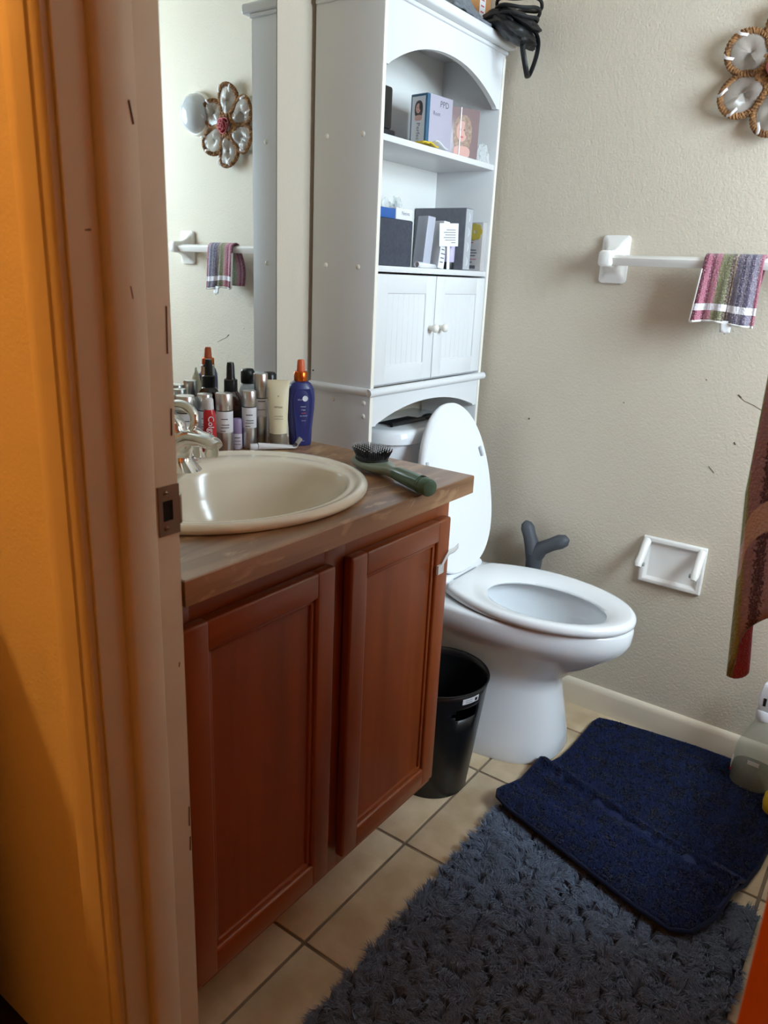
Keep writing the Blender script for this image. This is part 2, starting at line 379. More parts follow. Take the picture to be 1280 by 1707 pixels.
# scuffs on the jamb
def jscuff(y, z, dy, dz, r=0.0007): obj('paint_chip', MB().tube([(XJ+0.0002 if not 0.466 < y < 0.504 else XJ+0.0107, y, z), (XJ+0.0002 if not 0.466 < y < 0.504 else XJ+0.0107, y+dy, z+dz)], r, 5), pm('chipped_paint', rgb(82, 58, 46), 0.9), jr)
jscuff(0.496, 1.318, 0.004, -0.02, 0.0009); jscuff(0.4475, 1.2, 0.006, 0.0006); jscuff(0.537, 1.08, 0.001, 0.05, 0.0008); jscuff(0.538, 0.99, 0.001, 0.03, 0.0008)
jscuff(0.541, 0.46, 0.0006, 0.03, 0.0009); jscuff(0.541, 0.42, 0.0006, 0.022, 0.0009); jscuff(0.487, 1.15, 0.002, -0.012, 0.0005); jscuff(0.535, 0.70, 0.001, 0.006, 0.0006)
# open stained wood door on the hinge side
door = sempty('door_1', (XD-0.02, YN1+0.01, 0))
dx0, dx1, dy0, dy1 = 1.2135, 1.2485, 0.552, 1.222
lf = MB(); lf.box(dx0+0.008, dx1-0.008, dy0+0.01, dy1-0.01, 0.02, 2.02)
obj('door_core', lf, DWOOD, door)
for (a, b, c, d) in ((dy0, dy0+0.10, 0.012, 2.03), (dy1-0.10, dy1, 0.012, 2.03), (dy0+0.10, dy1-0.10, 0.012, 0.22), (dy0+0.10, dy1-0.10, 1.92, 2.03), (dy0+0.10, dy1-0.10, 0.92, 1.06)):
    obj('stile' if d-c > 1.5 else 'rail', B(dx0, dx1, a, b, c, d), DWOOD, door, bevel=0.002)
for zz in (0.25, 1.1, 1.85):
    obj('hinge', MB().lathe(dx1+0.002, dy0-0.004, [(0.005, zz-0.04), (0.005, zz+0.04)], 12), STEEL, door)
kn = obj('door_knob', MB().lathe(0, 0, [(0.028, 0), (0.028, 0.004), (0.010, 0.008), (0.010, 0.026), (0.024, 0.036), (0.026, 0.048), (0.018, 0.058), (0.004, 0.060)], 24).xf(T(dx0, 1.165, 0.93, 0, -PI/2)), STEEL, door)
obj('robe_hook', MB().tube([(dx0+0.002, 1.085, 1.62), (dx0-0.02, 1.085, 1.60), (dx0-0.045, 1.085, 1.605), (dx0-0.055, 1.085, 1.63)], 0.005, 10), STEEL, door)

# hall lamp: small ceiling fixture with a warm bulb, out of the frame to the left
hl = thing('hall_ceiling_lamp', 'warm glowing glass dome lamp on the hall ceiling outside the bathroom', 'lamp', (-0.95, -0.40, ZC))
obj('lamp_base', MB().lathe(-0.95, -0.40, [(0.09, ZC-0.022), (0.095, ZC-0.001)], 32), STEEL, hl)
em = bpy.data.materials.new('warm_lamp_glass'); em.use_nodes = True
eb = em.node_tree.nodes['Principled BSDF']; eb.inputs['Base Color'].default_value = (1, 0.8, 0.5, 1); eb.inputs['Emission Color'].default_value = (1.0, 0.42, 0.08, 1); eb.inputs['Emission Strength'].default_value = 6.0
obj('lamp_shade', MB().lathe(-0.95, -0.40, [(0.004, ZC-0.085), (0.03, ZC-0.082), (0.06, ZC-0.066), (0.078, ZC-0.044), (0.082, ZC-0.022)], 32), em, hl)
ld = bpy.data.lights.new('hall_lamp_light', 'POINT'); ld.energy = HALL_LAMP_W; ld.color = (1.0, 0.46, 0.095); ld.shadow_soft_size = 0.05
lo = bpy.data.objects.new('hall_lamp_light', ld); COL.objects.link(lo); lo.parent = hl; lo.location = (0, 0, -0.14)

# ------------------------------------------------------------------ mirror
mroot = thing('wall_mirror', 'frameless wall mirror above the sink reflecting towel bar and wreath', 'mirror', (0, 0.9, 0.87))
MY0, MY1, MZ0, MZ1 = 0.555, 1.279, 0.845, 1.88
obj('mirror_glass', B(0.001, 0.006, MY0, MY1, MZ0, MZ1), MIRROR, mroot)
obj('mirror_edge', B(0.0008, 0.0062, MY1, MY1+0.0015, MZ0, MZ1), pm('dark_mirror_edge', rgb(40, 40, 38), 0.5), mroot)

# ------------------------------------------------------------------ vanity
H = 0.811; VY0, VY1, VX = 0.549, 1.240, 0.512; ZB = 0.10
van = thing('vanity_cabinet', 'cherry brown wooden bathroom vanity cabinet with two panelled doors', 'cabinet', (0.26, 0.9, 0))
CT = 0.0345
SPOLY = [(0.004, 0.0), (0.425, 0.0), (0.425, ZB), (VX-0.02, ZB), (VX-0.02, H-CT), (0.004, H-CT)]
for a in (VY0, VY1-0.014): obj('side_panel', MB().prism(SPOLY, 'y', a, a+0.014), VWOOD, van)
obj('back_panel', B(0.004, 0.012, VY0+0.014, VY1-0.014, 0.0, H-CT), VWOOD, van)
obj('bottom_panel', B(0.012, VX-0.02, VY0+0.014, VY1-0.014, ZB+0.01, ZB+0.025), VWOOD, van)
obj('toe_kick', B(0.425, 0.437, VY0+0.014, VY1-0.014, 0.0, ZB+0.01), VWOODH, van)
for (a, b) in ((VY0, VY0+0.04), (0.862, 0.914), (VY1-0.045, VY1)):
    obj('face_frame_stile', B(VX-0.02, VX, a, b, ZB, H-CT), VWOOD, van, bevel=0.0008)
for (a, b) in ((ZB, ZB+0.045), (H-CT-0.055, H-CT)):
    for (c, d) in ((VY0+0.04, 0.862), (0.914, VY1-0.045)):
        obj('face_frame_rail', B(VX-0.02, VX-0.0004, c, d, a, b), VWOODH, van)
def vdoor(y0, y1):
    z0, z1 = 0.133, 0.730; xb, xf = VX+0.001, VX+0.021
    d = obj('door', B(xb, xb+0.008, y0+0.004, y1-0.004, z0+0.004, z1-0.004), VWOOD, van)
    w = 0.044
    def frame(a, b, c, e, mt, nm): obj(nm, B(xb+0.0005, xf, a, b, c, e), mt, d, bevel=0.0045, seg=3)
    frame(y0, y0+w, z0, z1, VWOOD, 'door_stile'); frame(y1-w, y1, z0, z1, VWOOD, 'door_stile')
    frame(y0+w-0.004, y1-w+0.004, z0, z0+w, VWOODH, 'door_rail'); frame(y0+w-0.004, y1-w+0.004, z1-w, z1, VWOODH, 'door_rail')
    # inner ovolo bead and recessed panel
    for (a, b, c, e) in ((y0+w-0.001, y0+w+0.008, z0+w, z1-w), (y1-w-0.008, y1-w+0.001, z0+w, z1-w)):
        obj('panel_bead', B(xb+0.006, xf-0.006, a, b, c, e), VWOOD, d, bevel=0.003)
    for (c, e) in ((z0+w-0.001, z0+w+0.008), (z1-w-0.008, z1-w+0.001)):
        obj('panel_bead', B(xb+0.006, xf-0.006, y0+w, y1-w, c, e), VWOODH, d, bevel=0.003)
    obj('panel', B(xb+0.007, xb+0.0095, y0+w+0.004, y1-w-0.004, z0+w+0.004, z1-w-0.004), VWOOD, d)
    return d
vdoor(0.561, 0.866)
dr = vdoor(0.907, 1.217)
for zz in (0.665, 0.22): obj('hinge', B(VX, VX+0.012, 1.2175, 1.2225, zz-0.026, zz+0.026), DARKMETAL, van, bevel=0.001)
# worktop with an oval cut-out
D = 0.5582; CY0, CY1 = 0.547, 1.2478
SX, SY, SA, SB = 0.303, 0.856, 0.222, 0.256      # sink centre, half sizes in x and y
top = MB(); n = 96; inner = []; outer = []
angs = sorted([2*PI*i/n for i in range(n)]+[math.atan2(yy-SY, xx-SX) % (2*PI) for xx in (0.004, D) for yy in (CY0, CY1)])
for a in angs:
    c, s = math.cos(a), math.sin(a)
    k = 1/math.sqrt((c/(SA-0.02))**2+(s/(SB-0.02))**2); inner.append((SX+c*k, SY+s*k))
    ts = []
    if c > 1e-9: ts.append((D-SX)/c)
    if c < -1e-9: ts.append((0.004-SX)/c)
    if s > 1e-9: ts.append((CY1-SY)/s)
    if s < -1e-9: ts.append((CY0-SY)/s)
    k = min(ts); outer.append((SX+c*k, SY+s*k))
def ring(p, z): return [(q[0], q[1], z) for q in p]
e_ = 0.0015
ins = [(min(max(q[0], 0.004+e_), D-e_), min(max(q[1], CY0+e_), CY1-e_)) for q in outer]
top.loft([ring(inner, H), ring(ins, H), ring(outer, H-e_), ring(outer, H-CT), ring(inner, H-CT), ring(inner, H)], False, False)
counter = tag(obj('vanity_worktop', top, LAM, angle=30), 'oak look laminate worktop on the cherry vanity, cut out for the sink', 'worktop')
# child latch strap hanging on the right door edge
tag(obj('cabinet_latch', MB().grid(3, 14, lambda u, v: (VX+0.024+0.003*math.sin(v*6), 1.178+0.07*v, 0.628+0.010*(u-0.5)+0.045*v+0.012*math.sin(v*5))), film_mat('clear_latch', (0.95, 0.93, 0.9, 1), 0.35), solid=0.0015),
    'small clear plastic child latch strap on the right vanity door edge', 'latch')
obj('latch_pad', B(VX+0.0215, VX+0.0262, 1.172, 1.192, 0.622, 0.640), film_mat('clear_latch', (0.95, 0.93, 0.9, 1), 0.35), bpy.data.objects['cabinet_latch'])

# ------------------------------------------------------------------ sink and faucet
sink = thing('sink', 'oval bisque drop-in sink set into the oak laminate worktop', 'sink', (SX, SY, H))
def oval(cx, cy, a, b, z, n=72, p=2.0):
    r = []
    for j in range(n):
        t_ = 2*PI*j/n; c, s = math.cos(t_), math.sin(t_)
        r.append((cx+a*abs(c)**(2/p)*(1 if c >= 0 else -1), cy+b*abs(s)**(2/p)*(1 if s >= 0 else -1), z))
    return r
R = [oval(SX, SY, SA-0.004, SB-0.004, H+0.0004), oval(SX, SY, SA, SB, H+0.003), oval(SX, SY, SA+0.0005, SB+0.0005, H+0.008), oval(SX, SY, SA-0.003, SB-0.003, H+0.013),
     oval(SX+0.001, SY, SA-0.010, SB-0.010, H+0.0155), oval(SX+0.002, SY, SA-0.018, SB-0.018, H+0.0145), oval(SX+0.003, SY, SA-0.021, SB-0.021, H+0.0115),
     oval(SX+0.005, SY, SA-0.028, SB-0.030, H+0.0105), oval(SX+0.008, SY, SA-0.034, SB-0.036, H+0.0120), oval(SX+0.022, SY, SA-0.053, SB-0.048, H+0.0110),
     oval(SX+0.026, SY, SA-0.060, SB-0.055, H+0.005), oval(SX+0.027, SY, SA-0.066, SB-0.062, H-0.012), oval(SX+0.026, SY, SA-0.076, SB-0.074, H-0.05),
     oval(SX+0.022, SY, SA-0.098, SB-0.10, H-0.10), oval(SX+0.015, SY, SA-0.14, SB-0.15, H-0.135), oval(SX+0.01, SY, 0.03, 0.03, H-0.146), oval(SX+0.01, SY, 0.022, 0.022, H-0.15)]
obj('basin', MB().loft(R, False, True), BISQUE, sink, angle=75)
obj('drain', MB().lathe(SX+0.01, SY, [(0.021, H-0.1495), (0.021, H-0.1475), (0.012, H-0.1478), (0.011, H-0.149)], 24), CHROME, sink)
FX, FY, FZ = 0.175, 0.852, H+0.0115
fau = thing('faucet', 'chrome single spout faucet with looped lever handle at the sink back', 'faucet', (FX, FY, FZ))
obj('base_plate', MB().loft([oval(FX-0.03, FY, 0.030, 0.075, FZ), oval(FX-0.03, FY, 0.030, 0.075, FZ+0.006), oval(FX-0.03, FY, 0.024, 0.068, FZ+0.012)]), CHROME, fau)
def ysec(x, z, ry, rz_, tilt, n=20):
    r = []
    for j in range(n):
        a = 2*PI*j/n; q = rz_*math.sin(a)
        r.append((x-q*math.sin(tilt), FY+ry*math.cos(a), z+q*math.cos(tilt)))
    return r
# arching neck sweeping up from a flared foot into a broad spout
sec = [(FX+0.008, FZ+0.004, 0.034, 0.040, 1.57), (FX-0.002, FZ+0.022, 0.028, 0.032, 1.45), (FX+0.004, FZ+0.042, 0.024, 0.025, 1.0), (FX+0.022, FZ+0.058, 0.023, 0.019, 0.55), (FX+0.048, FZ+0.066, 0.021, 0.015, 0.2), (FX+0.075, FZ+0.066, 0.019, 0.0125, -0.05), (FX+0.096, FZ+0.062, 0.017, 0.011, -0.25), (FX+0.103, FZ+0.060, 0.013, 0.008, -0.35)]
obj('spout', MB().loft([ysec(*q) for q in sec]), CHROME, fau, angle=60)
obj('aerator', MB().lathe(FX+0.090, FY, [(0.011, FZ+0.040), (0.012, FZ+0.042), (0.012, FZ+0.058)], 20), CHROME, fau)
obj('handle_dome', MB().lathe(FX-0.012, FY, [(0.026, FZ+0.055), (0.027, FZ+0.070), (0.023, FZ+0.086), (0.012, FZ+0.096), (0.002, FZ+0.098)], 28), CHROME, fau, angle=60)
hp = []
for i in range(25):
    a = -0.5+PI*1.35*i/24
    hp.append((FX+0.012+0.036*math.cos(a), FY+0.004*math.sin(a*2), FZ+0.092+0.026*math.sin(a)))
obj('lever_loop', MB().tube(hp, [0.006+0.003*math.sin(PI*i/24) for i in range(25)], 12), CHROME, fau, angle=60)
for s in (-1, 1):
    hd = obj('side_handle', MB().lathe(FX-0.03, FY+s*0.06, [(0.019, FZ+0.010), (0.017, FZ+0.030), (0.021, FZ+0.044), (0.020, FZ+0.058), (0.010, FZ+0.066), (0.002, FZ+0.067)], 24), CHROME, fau, angle=60)

# ------------------------------------------------------------------ toilet
TY = 1.668
toi = thing('toilet', 'white two piece toilet with raised lid standing by the far wall', 'toilet', (0.42, TY, 0))
def egg(xf, xb, hw, z, n=56, pf=2.0, pb=2.6, cy=TY):
    xm = xb+(xf-xb)*0.46; r = []
    for j in range(n):
        t_ = 2*PI*j/n; c, s = math.cos(t_), math.sin(t_); p = pf if c >= 0 else pb
        a = (xf-xm) if c >= 0 else (xm-xb)
        r.append((xm+a*abs(c)**(2/p)*(1 if c >= 0 else -1), cy+hw*abs(s)**(2/p)*(1 if s >= 0 else -1), z))
    return r
bowl = [egg(.648, .17, .145, 0.0, pf=2.6, pb=4), egg(.654, .17, .147, 0.012, pf=2.6, pb=4), egg(.650, .18, .138, .05, pf=2.5, pb=4), egg(.638, .19, .124, .12, pf=2.4, pb=4),
        egg(.626, .19, .113, .185, pf=2.3, pb=4), egg(.626, .18, .112, .212, pf=2.2, pb=3.5), egg(.650, .16, .120, .236, pf=2.1, pb=3.2), egg(.698, .14, .132, .270),
        egg(.746, .12, .152, .308), egg(.776, .10, .172, .338), egg(.784, .09, .176, .358), egg(.785, .09, .176, .388), egg(.780, .095, .172, .3945), egg(.768, .10, .162, .396),
        egg(.735, .36, .128, .3955, pb=2.2), egg(.727, .365, .122, .388, pb=2.1), egg(.728, .362, .122, .37, pb=2.0), egg(.715, .37, .115, .33, pb=2.0), egg(.67, .39, .095, .27, pb=2.0), egg(.60, .41, .065, .22, pb=2.0), egg(.57, .43, .05, .19, pb=2.0)]
obj('bowl', MB().loft(bowl, True, True), PORC, toi, angle=70)
obj('water', MB().loft([egg(.63, .40, .078, .236, pb=2), egg(.63, .40, .078, .238, pb=2)]), pm('toilet_water', rgb(190, 205, 208), 0.03, spec=0.6), toi)
# seat ring: high outside, falling towards the opening
def srng(d, z, n=64):
    """outline of the seat moved inwards by d: square at the hinge, elongated at the front"""
    r_ = []; xm, xt, xb_, W0, W1 = .525, .786, .326, .104, .169
    for k in range(n):
        t_ = 2*PI*k/n; c_, s_ = math.cos(t_), math.sin(t_)
        if c_ >= 0: x, w = xm+(xt-xm)*c_, W1*s_
        else:
            q = min(1.0, abs(c_)**0.8); x = xm-(xm-xb_)*q; sg = 1 if s_ >= 0 else -1
            w = sg*(W0+(W1-W0)*math.cos(q*PI/2)**0.8) if abs(s_) > 0.35 else (W0*s_/0.35)
            if abs(s_) <= 0.35: x = xb_
        r_.append((.555+(x-.555)*(1-d/.23), TY+w*(1-d/.169), z))
    return r_
def inn(a, b, hw, z): return egg(a, b, hw, z, n=64, pb=2.0)
seat = [srng(.005, .3985), srng(.001, .402), srng(0, .408), srng(.001, .415), srng(.006, .4205), srng(.014, .4220), inn(.738, .382, .124, .4135), inn(.724, .400, .108, .4065), inn(.717, .407, .102, .402), inn(.718, .406, .103, .3985)]
obj('seat', MB().loft(seat+[seat[0]], False, False), SEATP, toi, angle=70)
obj('seat_hinge', MB().tube([(0.315, TY-0.095, 0.421), (0.315, TY+0.095, 0.421)], 0.011, 14), SEATP, toi, angle=60)
for s in (-1, 1): obj('hinge_post', B(0.300, 0.335, TY+s*0.075-0.016, TY+s*0.075+0.016, 0.394, 0.420), SEATP, toi, bevel=0.005)
# raised lid leaning back
LH = Vector((0.318, TY, 0.425)); LT = Vector((0.232, TY, 0.862)); ld_ = (LT-LH).normalized(); ln = Vector((ld_.z, 0, -ld_.x)); LL = (LT-LH).length
def lidring(k, off, n=64):
    r = []
    for (x, y, z) in egg(LL, 0.0, 0.170, 0, n=n, pf=2.05, pb=2.5, cy=0):
        cxm = LL*0.46
        x2 = cxm+(x-cxm)*k; y2 = y*k
        p = LH+ld_*x2+ln*off+Vector((0, y2, 0)); r.append(tuple(p))
    return r
obj('lid', MB().loft([lidring(0.90, -0.004), lidring(0.985, -0.004), lidring(1.0, 0.0), lidring(1.0, 0.010), lidring(0.985, 0.014), lidring(0.95, 0.012), lidring(0.90, 0.009)]), SEATP, toi, angle=50)
bump_pts = [(0.30, 0.145), (0.30, -0.145)]
for a, b in bump_pts:
    p = LH+ld_*a+ln*0.013+Vector((0, b*0.93, 0))
    obj('lid_bumper', B(-0.003, 0.003, -0.004, 0.004, -0.014, 0.014).xf(Matrix.Translation(p) @ Matrix.Rotation(-math.atan2(0.086, 0.437)*(1), 4, 'Y') @ Matrix.Rotation(0.35 if b > 0 else -0.1, 4, 'X')), pm('grey_rubber', rgb(190, 194, 198), 0.5), toi, bevel=0.001)
def rrect(x0, x1, y0, y1, z, rf, n=10):
    """footprint with generous rounding on the two front corners"""
    pts = [(x0, y0, z)]
    for i in range(n+1):
        a = -PI/2+PI/2*i/n; pts.append((x1-rf+rf*math.cos(a), y0+rf+rf*math.sin(a), z))
    for i in range(n+1):
        a = PI/2*i/n; pts.append((x1-rf+rf*math.cos(a), y1-rf+rf*math.sin(a), z))
    pts.append((x0, y1, z)); return pts
obj('tank', MB().loft([rrect(.02, .185, 1.53, 1.81, .394, .05), rrect(.02, .190, 1.525, 1.815, .42, .06), rrect(.02, .20, 1.508, 1.832, .60, .08), rrect(.02, .204, 1.502, 1.838, .763, .085)]), PORC, toi, angle=50)
obj('tank_lid', MB().loft([rrect(.016, .206, 1.496, 1.844, .7635, .088), rrect(.014, .214, 1.488, 1.852, .767, .095), rrect(.014, .214, 1.488, 1.852, .793, .095), rrect(.016, .208, 1.494, 1.846, .800, .09), rrect(.02, .198, 1.503, 1.837, .8025, .085)]), PORC, toi, angle=50)
obj('flush_lever', MB().tube([(0.203, 1.56, 0.715), (0.222, 1.56, 0.715), (0.226, 1.60, 0.71)], 0.006, 10), CHROME, toi)
# ------------------------------------------------------------------ over-toilet cabinet
XC, Y0, Y1 = 0.1919, 1.3926, 1.9094
cab = thing('over_toilet_cabinet', 'tall white over-toilet storage cabinet with arched open shelves and two doors', 'cabinet', (0.1, 1.65, 0))
ST = 0.0125; XB = 0.012
for (a, b) in ((Y0, Y0+ST), (Y1-ST, Y1)):
    obj('side_panel', B(XB, XC, a, b, 0.0, 1.707), WHITE, cab, bevel=0.001)
    obj('edge_band', B(XC, XC+0.0012, a+0.0006, b-0.0006, 0.0, 1.70), WHITEEDGE, cab)
IY0, IY1 = Y0+ST, Y1-ST
obj('back_panel', B(XB, XB+0.004, IY0, IY1, 0.925, 1.707), pm('cream_back', rgb(232, 230, 224), 0.5), cab)
obj('upper_shelf', B(XB+0.004, XC-0.002, IY0, IY1, 1.441, 1.454), WHITE, cab, bevel=0.0008)
obj('lower_shelf', B(XB+0.004, XC-0.001, IY0, IY1, 1.1765, 1.1895), WHITE, cab, bevel=0.0008)
obj('bottom_panel', B(XB+0.004, XC-0.016, IY0, IY1, 0.918, 0.930), WHITE, cab)
obj('crown_top', B(XB-0.004, XC+0.026, Y0-0.008, 1.914, 1.716, 1.737), WHITE, cab, bevel=0.005, seg=3)
obj('crown_moulding', B(XB, XC+0.006, Y0-0.004, Y1+0.003, 1.707, 1.716), WHITE, cab, bevel=0.003, seg=3)
def arch(zlow, zhigh, ztop, yl, yr, n=28):
    pts = [(Y0+ST, ztop), (Y0+ST, zlow), (yl, zlow)]
    c = (yl+yr)/2; hw_ = (yr-yl)/2
    for i in range(1, n):
        a = PI*i/n; y = c-hw_*math.cos(a)
        pts.append((y, zlow+0.003+(zhigh-zlow)*(1-abs((y-c)/hw_)**2.1)))
    return pts+[(yr, zlow), (Y1-ST, zlow), (Y1-ST, ztop)]
obj('arch_board', MB().prism(arch(1.583, 1.648, 1.707, 1.416, 1.880), 'x', XC-0.013, XC), WHITE, cab, angle=25)
obj('apron_board', MB().prism(arch(0.829, 0.868, 0.905, 1.420, 1.880), 'x', XC-0.013, XC), WHITE, cab, angle=25)
tr = [(XC, 0.900), (XC+0.005, 0.900), (XC+0.010, 0.903), (XC+0.0125, 0.909), (XC+0.010, 0.916), (XC+0.005, 0.919), (XC, 0.919)]
obj('waist_moulding', MB().prism([(a, b) for a, b in tr], 'y', Y0-0.011, Y1+0.011), WHITE, cab, angle=50)
for s, yy in ((-1, Y0), (1, Y1)):
    obj('waist_moulding', MB().prism([(yy+s*(a-XC), b) for a, b in tr], 'x', XB, XC+0.0005), WHITE, cab, angle=50)
def cdoor(y0, y1, hinge_left):
    z0, z1 = 0.9245, 1.1720; xf = XC-0.0005; w = 0.042
    d = obj('door', B(xf-0.012, xf-0.004, y0+0.002, y1-0.002, z0+0.002, z1-0.002), WHITE, cab)
    for (a, b, c, e) in ((y0, y0+w, z0, z1), (y1-w, y1, z0, z1)): obj('door_stile', B(xf-0.011, xf, a, b, c, e), WHITE, d, bevel=0.0016)
    for (c, e) in ((z0, z0+w), (z1-w, z1)): obj('door_rail', B(xf-0.011, xf-0.0002, y0+w-0.001, y1-w+0.001, c, e), WHITE, d, bevel=0.0016)
    nb = 7; pw = (y1-y0-2*w-0.008)/nb
    for i in range(nb): obj('panel_board', B(xf-0.0105, xf-0.0035, y0+w+0.004+i*pw+0.0002, y0+w+0.004+(i+1)*pw-0.0002, z0+w+0.002, z1-w-0.002), WHITE, d, bevel=0.0004, seg=1)
    ky = y1-0.020 if hinge_left else y0+0.020
    obj('knob', MB().lathe(0, 0, [(0.006, 0), (0.0055, 0.008), (0.0085, 0.013), (0.0105, 0.018), (0.0095, 0.0235), (0.005, 0.0262), (0.001, 0.0268)], 22).xf(T(xf, ky, 1.049, 0, PI/2)), CAP, d, angle=60)
cdoor(IY0+0.001, 1.6495, True); cdoor(1.6525, IY1-0.001, False)
for (x, z) in ((.048, 1.453), (.148, 1.452), (.052, 1.185), (.146, 1.184), (.175, .884), (.175, .853), (.083, .882)):
    obj('screw_cap', MB().sphere((x, Y0, z), 0.0058, 14, 8, (1, 0.55, 1)), CAP, cab)
obj('pin_hole', MB().lathe(0, 0, [(0.0022, 0), (0.002, 0.0006)], 12).xf(T(.013+.006, Y0, .943, 0, 0, PI/2)), BLACKHOLE, cab)

# ------------------------------------------------------------------ far wall fittings
def bracket(x, parent):
    z = 1.231; b = MB()
    def rr(hw, hh, y, zo=0.0, n=8, r=0.010):
        pts = []
        for (sx, sz, a0) in ((1, 1, 0), (-1, 1, PI/2), (-1, -1, PI), (1, -1, 1.5*PI)):
            for i in range(n+1):
                a = a0+PI/2*i/n; rr_ = min(r, hw*0.9, hh*0.9)
                pts.append((x+sx*(hw-rr_)+rr_*math.cos(a), y, z+zo+sz*(hh-rr_)+rr_*math.sin(a)))
        return pts
    b.loft([rr(.034, .056, YF-0.0004), rr(.035, .057, YF-0.004), rr(.034, .056, YF-0.009), rr(.026, .046, YF-0.013), rr(.020, .030, YF-0.024), rr(.0175, .021, YF-0.040), rr(.017, .019, YF-0.066), rr(.0165, .0185, YF-0.074), rr(.013, .015, YF-0.0785)])
    obj('bracket', b, CERAM, parent, angle=50)
bar = thing('towel_bar', 'white ceramic towel bar with square rod on the far wall', 'towel bar', (0.8, YF, 1.17))
bracket(0.531, bar); bracket(1.071, bar)
YB, ZBAR = YF-0.058, 1.228
obj('rod', B(0.540, 1.062, -0.0095, 0.0095, -0.0095, 0.0095).xf(Matrix.Translation((0, YB, ZBAR)) @ Matrix.Rotation(0.45, 4, 'X')), CERAM, bar, bevel=0.001)
# hand towel over the bar
tw = stripe_mat('hand_towel_terry', [(0, rgb(116, 48, 66)), (0.06, rgb(172, 100, 116)), (0.13, rgb(124, 56, 74)), (0.20, rgb(180, 112, 126)), (0.30, rgb(134, 132, 92)), (0.40, rgb(112, 112, 76)), (0.48, rgb(74, 58, 40)), (0.535, rgb(196, 178, 150)), (0.57, rgb(112, 104, 118)), (0.68, rgb(70, 62, 82)), (0.73, rgb(124, 116, 130)), (0.80, rgb(84, 76, 98)), (0.86, rgb(128, 120, 134)), (0.95, rgb(160, 90, 106))], band=(0.872, 0.922), band_col=rgb(228, 222, 226))
def towel(u, v):
    # v: 0 = lower end of the back flap, 1 = lower end of the front flap
    R_ = 0.0178; fl, bl = 0.128, 0.118; arc = PI*R_; s = v*(fl+bl+arc)
    fold = 0.0032*math.sin(u*17+1)+0.002*math.sin(u*31)
    if s < bl: y, z = YB+R_+0.012*math.sin(PI*min(1, (bl-s)/bl)), ZBAR-(bl-s); off = 0.0
    elif s < bl+arc: a = (s-bl)/R_; y, z = YB+R_*math.cos(a), ZBAR+R_*math.sin(a); off = 0
    else:
        d = s-bl-arc; y, z = YB-R_-0.10*d, ZBAR-d; off = d/fl
    x = 0.762+0.122*u-0.006*off*(1-u)+0.003*off*u
    if s < bl: x += -0.018*(bl-s)/bl
    y -= fold*(0.3+off); z += 0.004*math.sin(u*5)*off
    if 0.50 < u < 0.56: y += 0.004*(0.4+off)
    return (x, y, z)
ht = tag(obj('hand_towel', MB().grid(48, 60, towel), tw, solid=0.005), 'pink, olive and grey striped hand towel draped over the towel bar', 'towel')
ht.modifiers['thickness'].offset = 0
obj('care_tag', MB().grid(4, 4, lambda u, v: (0.818+0.026*u+0.004*v*(1-u), YB-0.030-0.002*v, 1.106-0.026*v+0.004*math.sin(u*9)*v)), pm('white_tag', rgb(236, 236, 238), 0.7), ht, solid=0.0008)
obj('hem', MB().tube([Vector(towel(i/24, 1.0))+Vector((0, -0.001, 0)) for i in range(25)], 0.0028, 8), pm('white_hem', rgb(226, 220, 214), 0.9), ht)
obj('side_hem', MB().tube([Vector(towel(0.0, 0.62+0.38*i/20))+Vector((-0.001, -0.001, 0)) for i in range(21)], 0.0026, 8), pm('white_hem', rgb(226, 220, 214), 0.9), ht)
# toilet paper holder
tp = thing('toilet_paper_holder', 'empty white ceramic toilet paper holder on the far wall', 'paper holder', (0.785, YF, 0.425))
pw0, pw1, pz0, pz1 = 0.706, 0.866, 0.425, 0.552
pl2 = MB()
def rect(hx, hz, y): 
    cx, cz = (pw0+pw1)/2, (pz0+pz1)/2
    return [(cx-hx, y, cz-hz), (cx+hx, y, cz-hz), (cx+hx, y, cz+hz), (cx-hx, y, cz+hz)]
pl2.loft([rect(.080, .0635, YF-.0004), rect(.080, .0635, YF-.010), rect(.077, .0605, YF-.0135), rect(.068, .052, YF-.0135), rect(.060, .045, YF-.004), rect(.030, .020, YF-.0025)])
obj('plate', pl2, CERAM, tp, bevel=0.002)
for s, x in ((-1, pw0+0.011), (1, pw1-0.011)):
    pts = [(x, YF-.008, pz1-.012), (x, YF-.022, pz1-.024), (x, YF-.040, pz1-.045), (x+s*0.001, YF-.056, pz1-.062), (x, YF-.062, pz1-.071)]
    ar = obj('arm', MB().tube(pts, [0.011, 0.0105, 0.010, 0.0105, 0.007], 14), CERAM, tp, angle=70)
    obj('roller_socket', MB().lathe(0, 0, [(0.006, 0), (0.0055, 0.004), (0.003, 0.005)], 14).xf(T(x-s*0.009, YF-.053, pz1-.064, 0, -s*PI/2)), pm('socket_grey', rgb(170, 168, 164), 0.4), ar)
# round night light
nl = thing('wall_light', 'round grey glass dome wall light beside the wreath, seen in the mirror', 'light', (0.995, YF, 1.60))
def dome(p, mt, nm): obj(nm, MB().lathe(0, 0, p, 36).xf(T(0.995, YF-0.0004, 1.661, 0, 0, PI/2)), mt, nl, angle=60)
dome([(0.068, 0), (0.068, 0.014), (0.065, 0.018), (0.060, 0.018)], CAP, 'rim')
dome([(0.062, 0.014), (0.062, 0.020), (0.058, 0.034), (0.046, 0.048), (0.028, 0.057), (0.002, 0.060)], pm('grey_glass', rgb(186, 187, 188), 0.15, coat=0.3), 'dome')
